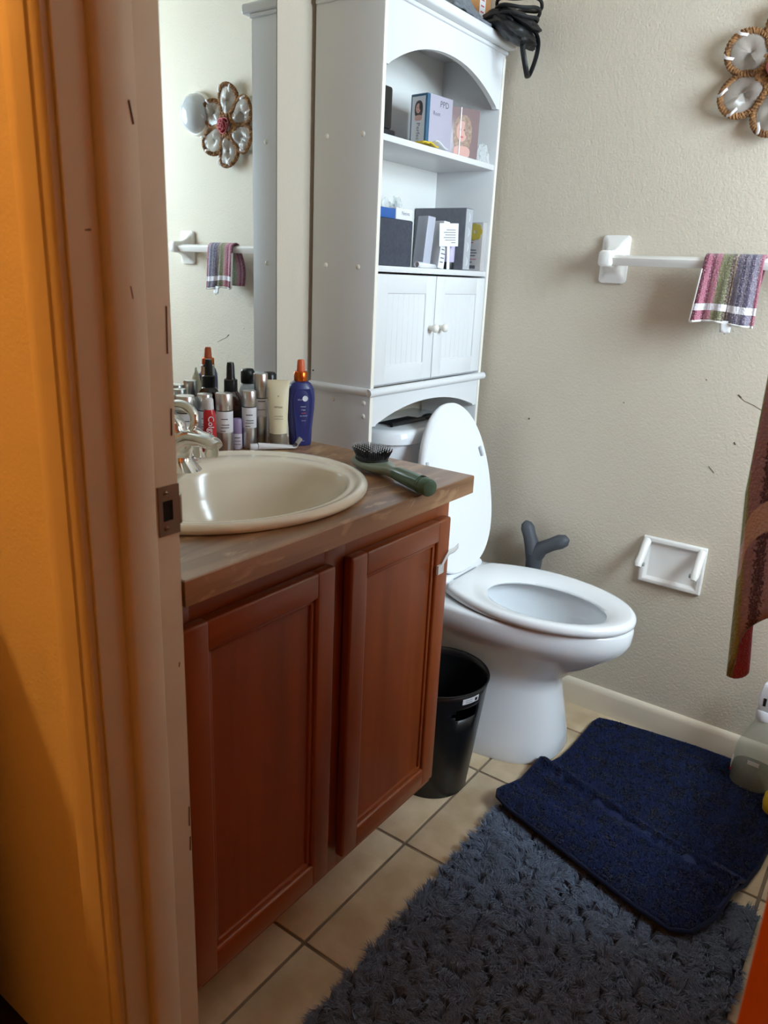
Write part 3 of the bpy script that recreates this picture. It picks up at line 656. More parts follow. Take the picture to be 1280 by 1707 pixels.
# rope flower wreath
WX, WZ = 0.838, 1.613
wre = thing('flower_wreath', 'rope flower wall wreath with sheer petals and pink rose on the far wall', 'wreath', (WX, YF, 1.50))
ROPE = pm('jute_rope', rgb(168, 120, 72), 0.85, var=(90, rgb(92, 58, 34), 0.2), bump=(220, 0.8, 0.003))
SHEER = film_mat('sheer_ribbon', rgb(196, 182, 172), 0.62, 0.25)
GLOSSR = pm('satin_ribbon', rgb(222, 214, 212), 0.22, coat=0.4)
for k in range(6):
    a0 = PI/2+k*PI/3; d = Vector((math.cos(a0), 0, math.sin(a0))); e2 = Vector((-math.sin(a0), 0, math.cos(a0)))
    c = Vector((WX, YF-0.016, WZ))+d*0.076
    def pp(t_, r=1.0, lift=0.0): return c+d*(0.046*math.cos(t_)*r)+e2*(0.040*math.sin(t_)*r*(1.0+0.10*math.cos(t_)))+Vector((0, -0.004-lift-0.006*math.cos(t_*2), 0))
    pr0 = obj('petal_rope', MB().tube([pp(2*PI*i/40) for i in range(41)], 0.0058, 8), ROPE, wre)
    for ph in (0, PI):       # two twisted strands around the core
        nt_ = 150
        pts = []
        for i in range(nt_+1):
            t_ = 2*PI*i/nt_; tw_ = 22*t_+ph; q = pp(t_); ra = (q-c).normalized()
            pts.append(q+ra*0.0046*math.cos(tw_)+Vector((0, 1, 0))*0.0046*math.sin(tw_))
        obj('rope_strand', MB().tube(pts, 0.0036, 5), ROPE, pr0)
    obj('sheer_petal', MB().grid(14, 8, lambda u, v: pp(2*PI*u, v, 0.006*math.sin(PI*v)+0.004*math.sin(6*PI*u)*v*(1-v)*4)), SHEER, wre, solid=0.0006)
    for q in range(2):
        t_ = -0.5+1.1*q; b0 = pp(t_, 1.05); 
        obj('ribbon_curl', MB().grid(8, 3, lambda u, v: b0-d*(0.024*u-0.004)+e2*(0.006*(v-0.5)+0.003*math.sin(4*u))+Vector((0, -0.010-0.007*math.sin(PI*u), 0))), GLOSSR, wre, solid=0.0006)
rs = MB()
for i in range(64):
    a = i*2.4; r = 0.014+0.030*(i/64)**0.5
    rs.sphere((WX+r*math.cos(a), YF-0.020-0.006*random.random(), WZ+r*math.sin(a)), 0.0058+0.002*random.random(), 6, 4)
obj('bead_cluster', rs, ROPE, wre)['kind'] = 'stuff'
rose = pm('pink_rose', rgb(196, 92, 98), 0.6)
for i, (r, hgt) in enumerate(((0.024, 0.030), (0.018, 0.036), (0.012, 0.041), (0.006, 0.044))):
    obj('rose_petal', MB().grid(20, 4, lambda u, v: (WX+(r*(0.55+0.45*v)+0.003*math.sin(3*2*PI*u+i))*math.cos(2*PI*u+i), YF-0.018-hgt*(0.35+0.65*v)*0.8, WZ+(r*(0.55+0.45*v)+0.003*math.sin(3*2*PI*u+i))*math.sin(2*PI*u+i))), rose, wre, solid=0.0016)
for i in range(5):
    a = 0.5+i*1.25
    obj('leaf', MB().grid(4, 8, lambda u, v: (WX+(0.022+0.034*v)*math.cos(a)-(u-0.5)*0.016*math.sin(PI*v)*math.sin(a), YF-0.014-0.010*math.sin(PI*v), WZ+(0.022+0.034*v)*math.sin(a)+(u-0.5)*0.016*math.sin(PI*v)*math.cos(a))), pm('leaf_green', rgb(52, 72, 52), 0.5), wre, solid=0.0008)

# ------------------------------------------------------------------ things on the worktop
LABELW = pm('white_label', rgb(226, 226, 230), 0.5)
INK = pm('grey_ink', rgb(96, 96, 104), 0.7)
INKW = pm('white_ink', rgb(226, 228, 236), 0.6)
def facing(x, y, off=0.0): return math.atan2(0-y, CX-x)+off      # heading of a thing turned to the doorway
def print_lines(parent, M, rows, mt, nm='printed_line'):
    """rows of small print on a label: (u, v, width, height) in the label's plane, x outwards"""
    for (u, v, w, h) in rows:
        obj(nm, B(0, 0.0003, u-w/2, u+w/2, v-h/2, v+h/2).xf(M), mt, parent, smooth=False)
def arc_lines(parent, cx, cy, r, ang, rows, mt):
    for (da, z, w, h) in rows:
        mb = MB(); n = 8; hw_ = w/r/2
        mb.grid(n, 1, lambda u, v: (cx+(r+0.0003)*math.cos(ang+da-hw_+2*hw_*u), cy+(r+0.0003)*math.sin(ang+da-hw_+2*hw_*u), z+h*(v-0.5)))
        obj('printed_line', mb, mt, parent)
# airless pump bottles: silver foot, white label, silver cap
def airless(x, y, r, zl, zc, zt, label, rows):
    t_ = thing('serum_bottle', label, 'bottle', (x, y, H), 0, 'silver and white skincare bottles')
    obj('foot', MB().lathe(x, y, [(r*0.96, H+0.0004), (r, H+0.002), (r, zl)], 28), SILVER, t_, angle=50)
    b_ = obj('body', MB().lathe(x, y, [(r*0.985, zl), (r, zl+0.001), (r, zc-0.003), (r*0.97, zc-0.002)], 28), LABELW, t_, angle=50)
    obj('neck_ring', MB().lathe(x, y, [(r*0.93, zc-0.003), (r*0.93, zc)], 28), BLACKP, t_)
    obj('cap', MB().lathe(x, y, [(r*0.97, zc), (r, zc+0.001), (r, zt-0.002), (r*0.93, zt), (r*0.4, zt+0.0003)], 28), SILVER, t_, angle=50)
    arc_lines(b_, x, y, r, facing(x, y), rows, INK)
std = lambda zl, zc: [(0, zl+(zc-zl)*0.62, 0.014, 0.002), (0.1, zl+(zc-zl)*0.36, 0.016, 0.0016), (0.05, zl+(zc-zl)*0.24, 0.017, 0.0016), (-0.2, zl+(zc-zl)*0.08, 0.010, 0.0016)]
airless(.080, 1.051, .0175, .850, .895, .929, 'stout silver capped white skincare bottle right behind the faucet spout', std(.850, .895))
airless(.097, 1.104, .0150, .855, .899, .931, 'slim silver capped white bottle between the brown spray and cream tube', std(.855, .899))
airless(.088, 1.147, .0150, .872, .912, .962, 'tallest silver capped white bottle behind the cream tube', [(0.1, .905, .016, .002), (0.1, .887, .018, .0012)])
airless(.046, 1.030, .0155, .850, .893, .925, 'silver capped white bottle farthest back beside the toothpaste tube', std(.85, .893))
airless(.040, .985, .0190, .850, .893, .925, 'wide silver capped bottle against the mirror behind the faucet', std(.85, .893))
# small lilac sample vial
v_ = thing('sample_vial', 'small vial with lilac cap between two silver capped bottles', 'vial', (.089, 1.078, H))
obj('body', MB().lathe(.089, 1.078, [(.0092, H+.0004), (.0095, H+.002), (.0095, .842), (.0085, .844)], 20), pm('vial_grey', rgb(196, 188, 200), 0.3), v_)
obj('cap', MB().lathe(.089, 1.078, [(.0090, .844), (.0092, .846), (.0092, .872), (.0075, .875)], 20), pm('lilac_plastic', rgb(150, 132, 168), 0.4), v_)
arc_lines(v_, .089, 1.078, .0095, facing(.089, 1.078), [(0, .836, .012, .002), (0, .829, .013, .0014), (0, .822, .013, .0014)], INK)
# brown spray bottle
bx, by = .040, 1.107
bs = thing('brown_spray_bottle', 'amber brown bottle with black spray top against the mirror', 'bottle', (bx, by, H))
obj('body', MB().lathe(bx, by, [(.0240, H+.0004), (.0255, H+.003), (.0255, .893), (.0235, .908), (.0165, .920), (.0120, .925)], 32), pm('amber_glass', rgb(52, 24, 14), 0.08, coat=0.5), bs, angle=60)
obj('label', MB().lathe(bx, by, [(.0258, .825), (.0258, .885)], 32, cap0=False, cap1=False), pm('dark_label', rgb(34, 26, 26), 0.5), bs)
obj('collar', MB().lathe(bx, by, [(.0135, .922), (.0140, .924), (.0140, .946), (.0120, .948)], 28), BLACKP, bs)
sp1 = obj('sprayer', MB().lathe(bx, by, [(.0095, .948), (.0088, .952), (.0080, .975), (.0068, .982), (.002, .983)], 24), BLACKP, bs, angle=60)
obj('nozzle', MB().lathe(0, 0, [(.0028, 0), (.0026, .003)], 12).xf(Matrix.Translation((bx, by, .968)) @ Matrix.Rotation(facing(bx, by), 4, 'Z') @ Matrix.Translation((.0075, 0, 0)) @ Matrix.Rotation(PI/2, 4, 'Y')), BLACKM, sp1)
# black capped bottle behind the blue one
kx, ky = .040, 1.222
kb = thing('lotion_bottle', 'white bottle with round black cap behind the navy blue bottle', 'bottle', (kx, ky, H))
obj('body', MB().lathe(kx, ky, [(.0185, H+.0004), (.0195, H+.003), (.0195, .905), (.0150, .918), (.0120, .922)], 28), LABELW, kb, angle=60)
obj('cap', MB().lathe(kx, ky, [(.0150, .922), (.0158, .925), (.0158, .948), (.0120, .954), (.002, .955)], 28), BLACKP, kb, angle=60)
# navy blue hair spray bottle: flat oval body with waisted front panel
nx, ny = .150, 1.203; na = facing(nx, ny, 0.30); NM = Matrix.Translation((nx, ny, 0)) @ Matrix.Rotation(na, 4, 'Z')
nb_ = thing('navy_spray_bottle', 'navy blue hair product bottle with copper orange spray top', 'bottle', (nx, ny, H))
NAVY = pm('navy_plastic', rgb(38, 44, 104), 0.35); COPPER = pmetal('copper_orange', rgb(206, 104, 44), 0.28); ORANGE = pm('orange_plastic', rgb(214, 96, 50), 0.4)
def oring(a, b, z, p=2.6, n=40): return [(q[0], q[1], q[2]) for q in oval(0, 0, a, b, z, n, p)]
obj('body', MB().loft([oring(.0145, .0225, H+.0006), oring(.0155, .0240, H+.003), oring(.0165, .0255, .850), oring(.0185, .0295, .890), oring(.0188, .0305, .915), oring(.0180, .0285, .932), oring(.0150, .0215, .944), oring(.0120, .0150, .9485)]).xf(NM), NAVY, nb_, angle=60)
fp = [(-.0125, .818), (.0125, .818), (.0155, .850), (.0205, .890), (.0215, .915), (.0165, .934), (-.0165, .934), (-.0215, .915), (-.0205, .890), (-.0155, .850)]
def onfront(q, lift): 
    k = .0185 if q[1] > .88 else .0165+(q[1]-.85)*0.05
    return (k*max(0.0, 1-abs(q[0]/.0305)**2.6)**(1/2.6)+lift, q[0], q[1])
pan = MB(); inner_ = [(a*0.97, .876+(b-.876)*0.98) for a, b in fp]
pan.loft([[onfront(q, -0.001) for q in fp], [onfront(q, 0.0012) for q in inner_]], False, True)
obj('front_panel', pan.xf(NM), NAVY, nb_, angle=20)
obj('collar', MB().lathe(0, 0, [(.0135, .9485), (.0142, .950), (.0142, .967), (.0125, .969)], 28).xf(NM), COPPER, nb_, angle=50)
obj('sprayer', MB().lathe(0, 0, [(.0088, .969), (.0085, .975), (.0075, .990), (.0060, .993), (.001, .9935)], 22).xf(NM), ORANGE, nb_, angle=50)
fpx = Vector((NM @ Vector((.0205, 0, 0)))-NM.translation)
def ntext(s_, size, u, z, mt): 
    U = NM.to_3x3() @ Vector((0, 1, 0)); o_ = NM @ Vector((.0205, u, z)); obj('lettering', text_mesh(s_, size, U, (0, 0, 1), o_, 0.0), mt, nb_, smooth=False)
obj('logo_ring', MB().lathe(0, 0, [(.0060, 0), (.0060, .0004), (.0042, .0004), (.0042, 0)], 24).xf(NM @ T(.0202, .004, .914, 0, PI/2)), INKW, nb_)
obj('logo_crescent', MB().lathe(0, 0, [(.0036, 0), (.0036, .0003)], 20).xf(NM @ T(.0202, .0035, .914, 0, PI/2)), INKW, nb_)
ntext("it's a", .0052, -.0075, .912, INKW); ntext('miracle', .0040, 0, .897, INKW); ntext('1 hair', .0046, 0, .890, INKW)
ntext('mask', .0050, .001, .8835, pm('red_ink', rgb(214, 84, 84), 0.6)); ntext('plus keratin', .0034, .001, .8775, INKW); ntext('5 fl. oz.', .0030, .001, .867, INKW); ntext('leave-in', .0034, -.002, .8235, INKW)
# cream squeeze tube standing on its cap
cx_, cy_ = .134, 1.152; ca = facing(cx_, cy_); CM = Matrix.Translation((cx_, cy_, 0)) @ Matrix.Rotation(ca, 4, 'Z')
ct = thing('cream_tube', 'cream coloured squeeze tube standing on its taupe cap', 'tube', (cx_, cy_, H))
CREAMP = pm('cream_tube_plastic', rgb(232, 222, 190), 0.4)
obj('cap', MB().lathe(0, 0, [(.0170, H+.0004), (.0180, H+.002), (.0185, .840), (.0172, .842)], 30).xf(CM), pm('taupe_cap', rgb(128, 116, 98), 0.3), ct, angle=50)
obj('body', MB().loft([oring(.0190, .0190, .842, 2), oring(.0190, .0192, .860, 2), oring(.0150, .0205, .895, 2), oring(.0080, .0220, .932, 2), oring(.0018, .0232, .946, 2), oring(.0016, .0233, .953, 2)]).xf(CM), CREAMP, ct, angle=60)
def ctext(s_, size, z, x): obj('lettering', text_mesh(s_, size, CM.to_3x3() @ Vector((0, 1, 0)), CM.to_3x3() @ Vector((-(x-.012)/.05*.2, 0, 1)), CM @ Vector((x, 0, z)), 0.0), pm('olive_ink', rgb(120, 116, 96), 0.6), ct, smooth=False)
ctext('virtue', .0075, .899, .0152); ctext('recovery', .0052, .880, .0175); ctext('conditioner', .0044, .8745, .0182); ctext('v', .009, .921, .0115)
# crumpled white tube lying in front
def lay(u, v):
    p0, p1 = Vector((.128, 1.098, H)), Vector((.176, 1.176, H)); w = 0.006+0.008*u; d = (p1-p0).normalized(); e3 = Vector((-d.y, d.x, 0))
    th = 0.0065*(1-u)**0.7+0.0012; a = 2*PI*v
    c = p0.lerp(p1, u); lift = (0.020*max(0, u-0.86)/0.14 if u > 0.86 else 0)
    return c+e3*(w*math.cos(a))+Vector((0, 0, 0.0008+th*(1+math.sin(a))+lift))
wt = thing('ointment_tube', 'small crumpled white ointment tube lying in front of the cream tube', 'tube', (.15, 1.137, H))
obj('body', MB().grid(24, 14, lay), pm('white_foil', rgb(226, 226, 226), 0.3), wt, angle=60)
obj('cap', MB().lathe(0, 0, [(.0066, 0), (.0070, .001), (.0070, .014), (.0062, .0155)], 18).xf(Matrix.Translation((.1275, 1.0970, H+.0076)) @ Matrix.Rotation(math.atan2(-.078, -.048), 4, 'Z') @ Matrix.Rotation(PI/2, 4, 'Y')), LABELW, wt)
obj('black_stripe', MB().grid(6, 2, lambda u, v: lay(0.80+0.10*v, 0.1+0.3*u)+Vector((0, 0, .0006))), INK, wt)
# toothpaste tube standing cap up
tx, ty_ = .093, 1.000; ta = facing(tx, ty_, 0.2); TM = Matrix.Translation((tx, ty_, 0)) @ Matrix.Rotation(ta, 4, 'Z')
tt = thing('toothpaste_tube', 'red and white toothpaste tube standing between faucet and skincare bottles', 'tube', (tx, ty_, H))
obj('body', MB().loft([oring(.0015, .0150, H+.0006, 2), oring(.0040, .0150, .822, 2), oring(.0110, .0125, .870, 2), oring(.0115, .0118, .896, 2), oring(.0090, .0090, .903, 2)]).xf(TM), pm('toothpaste_red', rgb(196, 34, 44), 0.3), tt, angle=60)
obj('cap', MB().lathe(0, 0, [(.0085, .903), (.0090, .905), (.0080, .923), (.0065, .925)], 18).xf(TM), LABELW, tt)
obj('lettering', text_mesh('Colgate', .0165, (0, 0, -1), TM.to_3x3() @ Vector((0, 1, 0)), TM @ Vector((.0122, 0, .866)), 0.0), INKW, tt, smooth=False)
# hairbrush
ha = math.atan2(1.050-1.122, .562-.400); HM = Matrix.Translation((.400, 1.136, H)) @ Matrix.Rotation(ha, 4, 'Z') @ Matrix.Scale(1.12, 4)
hb = thing('hairbrush', 'sage green oval hairbrush with black bristles lying on the worktop', 'hairbrush', (.45, 1.10, H))
GREENP = pm('sage_green_plastic', rgb(84, 112, 88), 0.3); PALEG = pm('pale_green_plastic', rgb(128, 138, 118), 0.3)
hr = []
for i in range(33):
    a = 2*PI*i/32
sec2 = []
for (x, w, zc, th) in ((-.052, .003, .016, .004), (-.048, .014, .015, .006), (-.036, .025, .0135, .0075), (-.015, .0325, .012, .009), (.010, .032, .0115, .0095), (.032, .024, .0115, .009), (.048, .0145, .0125, .009), (.060, .0105, .013, .009), (.072, .0105, .0135, .010), (.085, .0125, .0145, .0120), (.120, .0135, .0145, .0130), (.160, .0140, .0147, .0138), (.172, .0140, .0148, .0140), (.174, .0128, .0148, .0128)):
    sec2.append([(x, w*math.cos(2*PI*j/20), zc+0.0004+th*math.sin(2*PI*j/20)) for j in range(20)])
obj('handle', MB().loft(sec2[8:]).xf(HM), GREENP, hb, angle=50)
obj('head', MB().loft(sec2[:9]).xf(HM), PALEG, hb, angle=50)
obj('cushion', MB().loft([[(-.008+.036*math.cos(2*PI*j/32)*k, .0262*math.sin(2*PI*j/32)*k, z) for j in range(32)] for k, z in ((1.0, .0185), (.97, .0225), (.8, .0255), (.4, .027), (.05, .0272))]).xf(HM), BLACKM, hb, angle=60)
br = MB(); tips = MB()
for i in range(-6, 7):
    for j in range(-5, 6):
        x = i*.0060+(j % 2)*.0030; y = j*.0052
        if (x/.035)**2+(y/.0255)**2 > 1: continue
        z0_ = .024+.003*(1-(x/.035)**2-(y/.0255)**2); dx, dy = x*.22, y*.3; L_ = .0145
        br.tube([(x-.008, y, z0_), (x-.008+dx, y+dy, z0_+L_)], .0008, 4)
        tips.sphere((x-.008+dx, y+dy, z0_+L_+.0006), .0012, 6, 4)
obj('bristles', br.xf(HM), BLACKP, hb)['kind'] = 'stuff'
obj('bristle_tips', tips.xf(HM), pm('grey_tip', rgb(176, 180, 182), 0.3), hb)['kind'] = 'stuff'
obj('end_cap', MB().lathe(0, 0, [(.0118, 0), (.0118, .0012), (.0105, .0018)], 28).xf(HM @ T(.1735, 0, .0152, 0, PI/2)), GREENP, hb)
for q in (.150, .156): obj('grip_ring', MB().lathe(0, 0, [(.0140, 0), (.0146, .0008), (.0146, .0014), (.0140, .0022)], 26).xf(HM @ T(q, 0, .0151, 0, PI/2)), GREENP, hb)
obj('hang_slot', B(.150, .158, -.003, .003, .0284, .0296).xf(HM), BLACKHOLE, hb)

# ------------------------------------------------------------------ things in the over-toilet cabinet
def cardboard(name, label, cat, x0, x1, y0, y1, z0, z1, mt, rz=0, rx=0, ry=0, bevel=0.0012):
    c = ((x0+x1)/2, (y0+y1)/2, z0); M = Matrix.Translation(c) @ Matrix.Rotation(rz, 4, 'Z') @ Matrix.Rotation(rx, 4, 'X') @ Matrix.Rotation(ry, 4, 'Y')
    t_ = thing(name, label, cat, c)
    hx, hy, h = (x1-x0)/2, (y1-y0)/2, z1-z0
    obj('carton', B(-hx, hx, -hy, hy, 0, h).xf(M), mt, t_, bevel=bevel)
    return t_, M, hx, hy, h
S2, S1, S0 = 1.1897, 1.4542, 1.7372
FAB = pm('charcoal_linen', rgb(70, 72, 82), 0.9, var=(140, rgb(58, 60, 70), 0.2), bump=(320, 0.6, 0.002))
sb_ = thing('fabric_box', 'charcoal linen storage box at the left of the lower shelf', 'box', (.11, 1.502, S2))
obj('box_body', B(.050, .170, 1.434, 1.566, S2+.0003, 1.292), FAB, sb_, bevel=0.003)
cardboard('blue_carton', 'flat blue carton lying on the charcoal box', 'box', .070, .166, 1.434, 1.4985, 1.2923, 1.314, pm('blue_card', rgb(44, 92, 162), 0.4))
wc, M, hx, hy, h = cardboard('white_carton', 'flat white carton lying on the charcoal box beside the blue one', 'box', .075, .167, 1.500, 1.565, 1.2923, 1.317, LABELW)
obj('lettering', text_mesh('Neova', .012, M.to_3x3() @ Vector((0, 1, 0)), (0, 0, 1), M @ Vector((hx, .005, .014)), .0003), INK, wc, smooth=False)
GREYB = pm('slate_card', rgb(104, 106, 114), 0.6, var=(60, rgb(92, 94, 102), 0.2), bump=(240, 0.3, 0.001))
mb_, M, hx, hy, h = cardboard('slate_carton', 'tall slate grey carton with white crescents down its silver edge', 'box', .020, .176, 1.795, 1.832, S2+.0003, 1.342, GREYB)
obj('silver_strip', B(hx+.0001, hx+.0006, -hy+.002, hy-.002, .002, h-.002).xf(M), pm('silver_card', rgb(176, 178, 182), 0.35), mb_)
for k in range(4):
    cr_ = []
    for i in range(13):
        a = -1.2+2.4*i/12; cr_.append((.010*math.cos(a), .012*math.sin(a)))
    for i in range(13):
        a = 1.2-2.4*i/12; cr_.append((.0036+.0065*math.cos(a)-.003, .0112*math.sin(a)))
    obj('crescent', MB().prism(cr_, 'x', hx+.0006, hx+.0011).xf(M @ Matrix.Translation((0, -.006, .022+k*.036))), INKW, mb_, smooth=False)
# printed card pack against the right side
fp_, M, hx, hy, h = cardboard('flower_pack', 'printed pack with a yellow flower at the right end of the lower shelf', 'pack', .098, .186, 1.872, 1.8955, S2+.0003, 1.313, pm('pack_grey', rgb(188, 184, 182), 0.3))
for i in range(7):
    a = i*2*PI/7; c = (.022+.013*math.cos(a), .099+.013*math.sin(a))
    obj('flower_petal', MB().prism([(c[0]+.009*math.cos(t_*PI/6)*(1 if True else 0), c[1]+.009*math.sin(t_*PI/6)) for t_ in range(12)], 'y', -hy-.0006-.0001*i, -hy-.0001).xf(M), pm('flower_yellow', rgb(206, 186, 86), 0.5), fp_, smooth=False)
for (z, w, mt) in ((.072, .05, pm('red_print', rgb(168, 84, 92), 0.6)), (.064, .035, MATS.get('red_print') or INK), (.053, .06, INK), (.046, .062, INK), (.039, .058, INK), (.030, .062, pm('pink_print', rgb(190, 120, 140), 0.6)), (.022, .05, INK)):
    obj('printed_line', B(-.032, -.032+w, -hy-.0004, -hy-.0001, z-.0011, z+.0011).xf(M), mt, fp_, smooth=False)
obj('bar_code', B(.008, .028, -hy-.0005, -hy-.0001, .006, .014).xf(M), INK, fp_, smooth=False)
# leaning slim cartons
a1, M, hx, hy, h = cardboard('silver_carton', 'slim pearl grey carton leaning before the slate carton', 'box', .112, .150, 1.655, 1.680, S2+.0015, 1.312, pm('pearl_card', rgb(178, 180, 192), 0.35), rz=-0.25, rx=-0.10)
a2, M, hx, hy, h = cardboard('text_carton', 'slim white carton with black print leaning beside the pearl grey one', 'box', .132, .168, 1.697, 1.718, S2+.0015, 1.304, LABELW, rz=-0.25, rx=-0.12)
for k in range(9): obj('printed_line', B(hx, hx+.0004, -.006, .004+.002*(k % 3), .014+k*.010, .0165+k*.010).xf(M), INK, a2, smooth=False)
tb = thing('lilac_tube', 'lilac tube with black foot behind the white text card', 'tube', (.160, 1.752, S2))
obj('foot', MB().lathe(.160, 1.752, [(.0135, S2+.0004), (.014, S2+.002), (.014, S2+.018)], 22), BLACKP, tb); obj('body', MB().lathe(.160, 1.752, [(.0130, S2+.018), (.0138, S2+.020), (.0138, S2+.062), (.011, S2+.066)], 22), pm('lilac_body', rgb(196, 184, 218), 0.4), tb)
tcd = thing('text_card', 'white folded card with lines of grey print on the lower shelf', 'card', (.178, 1.742, S2))
CMt = Matrix.Translation((.1790, 1.716, S2+.055)) @ Matrix.Rotation(-0.50, 4, 'Z') @ Matrix.Rotation(0.05, 4, 'X')
obj('card_sheet', B(-.0005, .0005, -.027, .027, 0, .054).xf(CMt), LABELW, tcd)
obj('card_stand', B(-.0015, -.0005, -.004, .004, -.0545, .02).xf(CMt), LABELW, tcd)
for k, w in enumerate((.012, .030, .034, .030, .034, .026)): obj('printed_line', B(.0005, .0008, .019-w, .019, .008+k*.006, .0095+k*.006).xf(CMt), INK, tcd, smooth=False)
rp = thing('rolled_leaflet', 'rolled white paper leaflet lying at the shelf front', 'leaflet', (.182, 1.610, S2))
obj('paper_roll', MB().tube([(.180, 1.575, S2+.0072), (.184, 1.648, S2+.0050)], [.0068, .0044], 18, caps=False), LABELW, rp, solid=0.0006)
obj('paper_flap', MB().grid(4, 6, lambda u, v: (.1865-.002*u, 1.58+.075*v, S2+.001+.008*u*(1-v*.6))), LABELW, rp, solid=0.0005)
FILM = film_mat('crinkled_clear_film', (0.9, 0.9, 0.9, 1), 0.72, 0.12)
def bag(name, label, cx, cy, z, rx, ry, h, seed, mt=FILM, cat='plastic bag', nu=40, nv=14, base=None):
    def f(u, v):
        a = 2*PI*u; rr = math.cos(v*PI/2)**0.6 if v < 1 else 0.0
        q = Vector((math.cos(a)*2.2, math.sin(a)*2.2, v*3+seed)); nz = noise.noise(q)+0.5*noise.noise(q*2.3)
        k = 1+0.28*nz
        return (cx+rx*rr*k*math.cos(a), cy+ry*rr*k*math.sin(a), z+h*(math.sin(v*PI/2)*(1+0.25*nz if v > .15 else 1)))
    return tag(obj(name, MB().grid(nu, nv, f), mt, angle=25), label, cat)
bag('clear_bag', 'crumpled clear plastic bag behind the white carton on the lower shelf', .060, 1.640, S2+.0005, .026, .052, .148, 3.0)
bag('plastic_wrapper', 'crumpled clear plastic wrapper at the right of the upper shelf', .176, 1.858, S1+.0005, .010, .030, .040, 9.0)
# upper shelf
bd = thing('black_clipper', 'black upright appliance at the left end of the upper shelf', 'appliance', (.155, 1.452, S1))
obj('appliance_body', B(.120, .172, 1.428, 1.463, S1+.014, S1+.098), BLACKP, bd, bevel=0.006); obj('appliance_base', B(.114, .176, 1.420, 1.470, S1+.0003, S1+.014), BLACKM, bd, bevel=0.003)
SKIN = pm('print_skin', rgb(206, 158, 146), 0.4); BLOND = pm('print_blond', rgb(186, 158, 138), 0.4, var=(120, rgb(120, 92, 78), 0.25)); DKHAIR = pm('print_dark_hair', rgb(52, 36, 34), 0.4); LIP = pm('print_lips', rgb(190, 92, 100), 0.4)
def flat_oval(parent, M, plane, u, v, a, b, lift, mt, nm, p=2.0, n=24):
    pts = [(u+a*abs(math.cos(2*PI*i/n))**(2/p)*(1 if math.cos(2*PI*i/n) >= 0 else -1), v+b*abs(math.sin(2*PI*i/n))**(2/p)*(1 if math.sin(2*PI*i/n) >= 0 else -1)) for i in range(n)]
    ax, base, sgn = plane
    obj(nm, MB().prism(pts, ax, base, base+sgn*lift).xf(M), mt, parent, smooth=False)
def portrait(parent, M, plane, u, v, s_, hair):
    flat_oval(parent, M, plane, u, v-.12*s_, .62*s_, .95*s_, .0003, hair, 'printed_hair', 2.4)
    flat_oval(parent, M, plane, u, v-1.02*s_, .55*s_, .30*s_, .0004, SKIN, 'printed_shoulders', 3)
    flat_oval(parent, M, plane, u-.06*s_, v, .36*s_, .52*s_, .0006, SKIN, 'printed_face')
    for e in (-.18, .12): flat_oval(parent, M, plane, u+e*s_, v+.08*s_, .07*s_, .035*s_, .0008, DKHAIR, 'printed_eye')
    flat_oval(parent, M, plane, u-.05*s_, v-.28*s_, .11*s_, .045*s_, .0008, LIP, 'printed_mouth')
    flat_oval(parent, M, plane, u+.26*s_, v+.2*s_, .16*s_, .42*s_, .0009, hair, 'printed_lock')
ba, M, hx, hy, h = cardboard('hair_color_carton', 'blue and white hair colour carton with a dark haired face on its side', 'box', .100, .150, 1.640, 1.735, S1+.0003, 1.578, pm('lilac_card', rgb(176, 170, 184), 0.35), rz=-0.12)
obj('blue_stripe', B(-hx-.0002, hx+.0004, -hy-.0004, -hy+.010, .002, h-.001).xf(M), pm('teal_card', rgb(52, 92, 120), 0.4), ba, bevel=0.0004)
obj('side_print', B(-hx+.004, hx-.006, -hy-.0008, -hy-.0003, .006, h-.006).xf(M), pm('side_white', rgb(210, 210, 214), 0.4), ba)
portrait(ba, M, ('y', -hy-.0008, -1), .0, .092, .020, DKHAIR)
obj('lettering', text_mesh('Perfect', .0150, (0, 0, -1), M.to_3x3() @ Vector((1, 0, 0)), M @ Vector((.0, -hy-.0009, .040)), 0.0), INK, ba, smooth=False)
obj('lettering', text_mesh('PPD', .0190, M.to_3x3() @ Vector((0, 1, 0)), (0, 0, 1), M @ Vector((hx, .016, .106)), .0004), INK, ba, smooth=False)
obj('lettering', text_mesh('Root', .0130, M.to_3x3() @ Vector((0, 1, 0)), (0, 0, 1), M @ Vector((hx, -.012, .084)), .0004), INK, ba, smooth=False)
bb, M, hx, hy, h = cardboard('blond_carton', 'mauve carton printed with a smiling blond woman on the upper shelf', 'box', .118, .162, 1.748, 1.838, S1+.0003, 1.570, pm('mauve_card', rgb(134, 112, 112), 0.3), rz=-0.42)
portrait(bb, M, ('x', hx, 1), -.004, .062, .045, BLOND)
obj('gloss_edge', B(hx+.0008, hx+.0016, -.014, -.011, .002, h).xf(M), LABELW, bb)
yp = thing('yellow_packet', 'crumpled yellow and white packet lying on the upper shelf', 'packet', (.165, 1.598, S1))
obj('foil', MB().grid(14, 10, lambda u, v: (.140+.050*v+.006*math.sin(5*u), 1.560+.075*u, S1+.004+.006*abs(noise.noise(Vector((u*5, v*4, 1))))+.004*math.sin(PI*u)*math.sin(PI*v))), pm('yellow_foil', rgb(222, 190, 44), 0.35), yp, solid=0.003, angle=20)
obj('white_end', MB().grid(8, 8, lambda u, v: (.150+.035*v, 1.622+.055*u, S1+.006+.012*(1-u)*v+.002*math.sin(6*u))), LABELW, yp, solid=0.0015, angle=20)
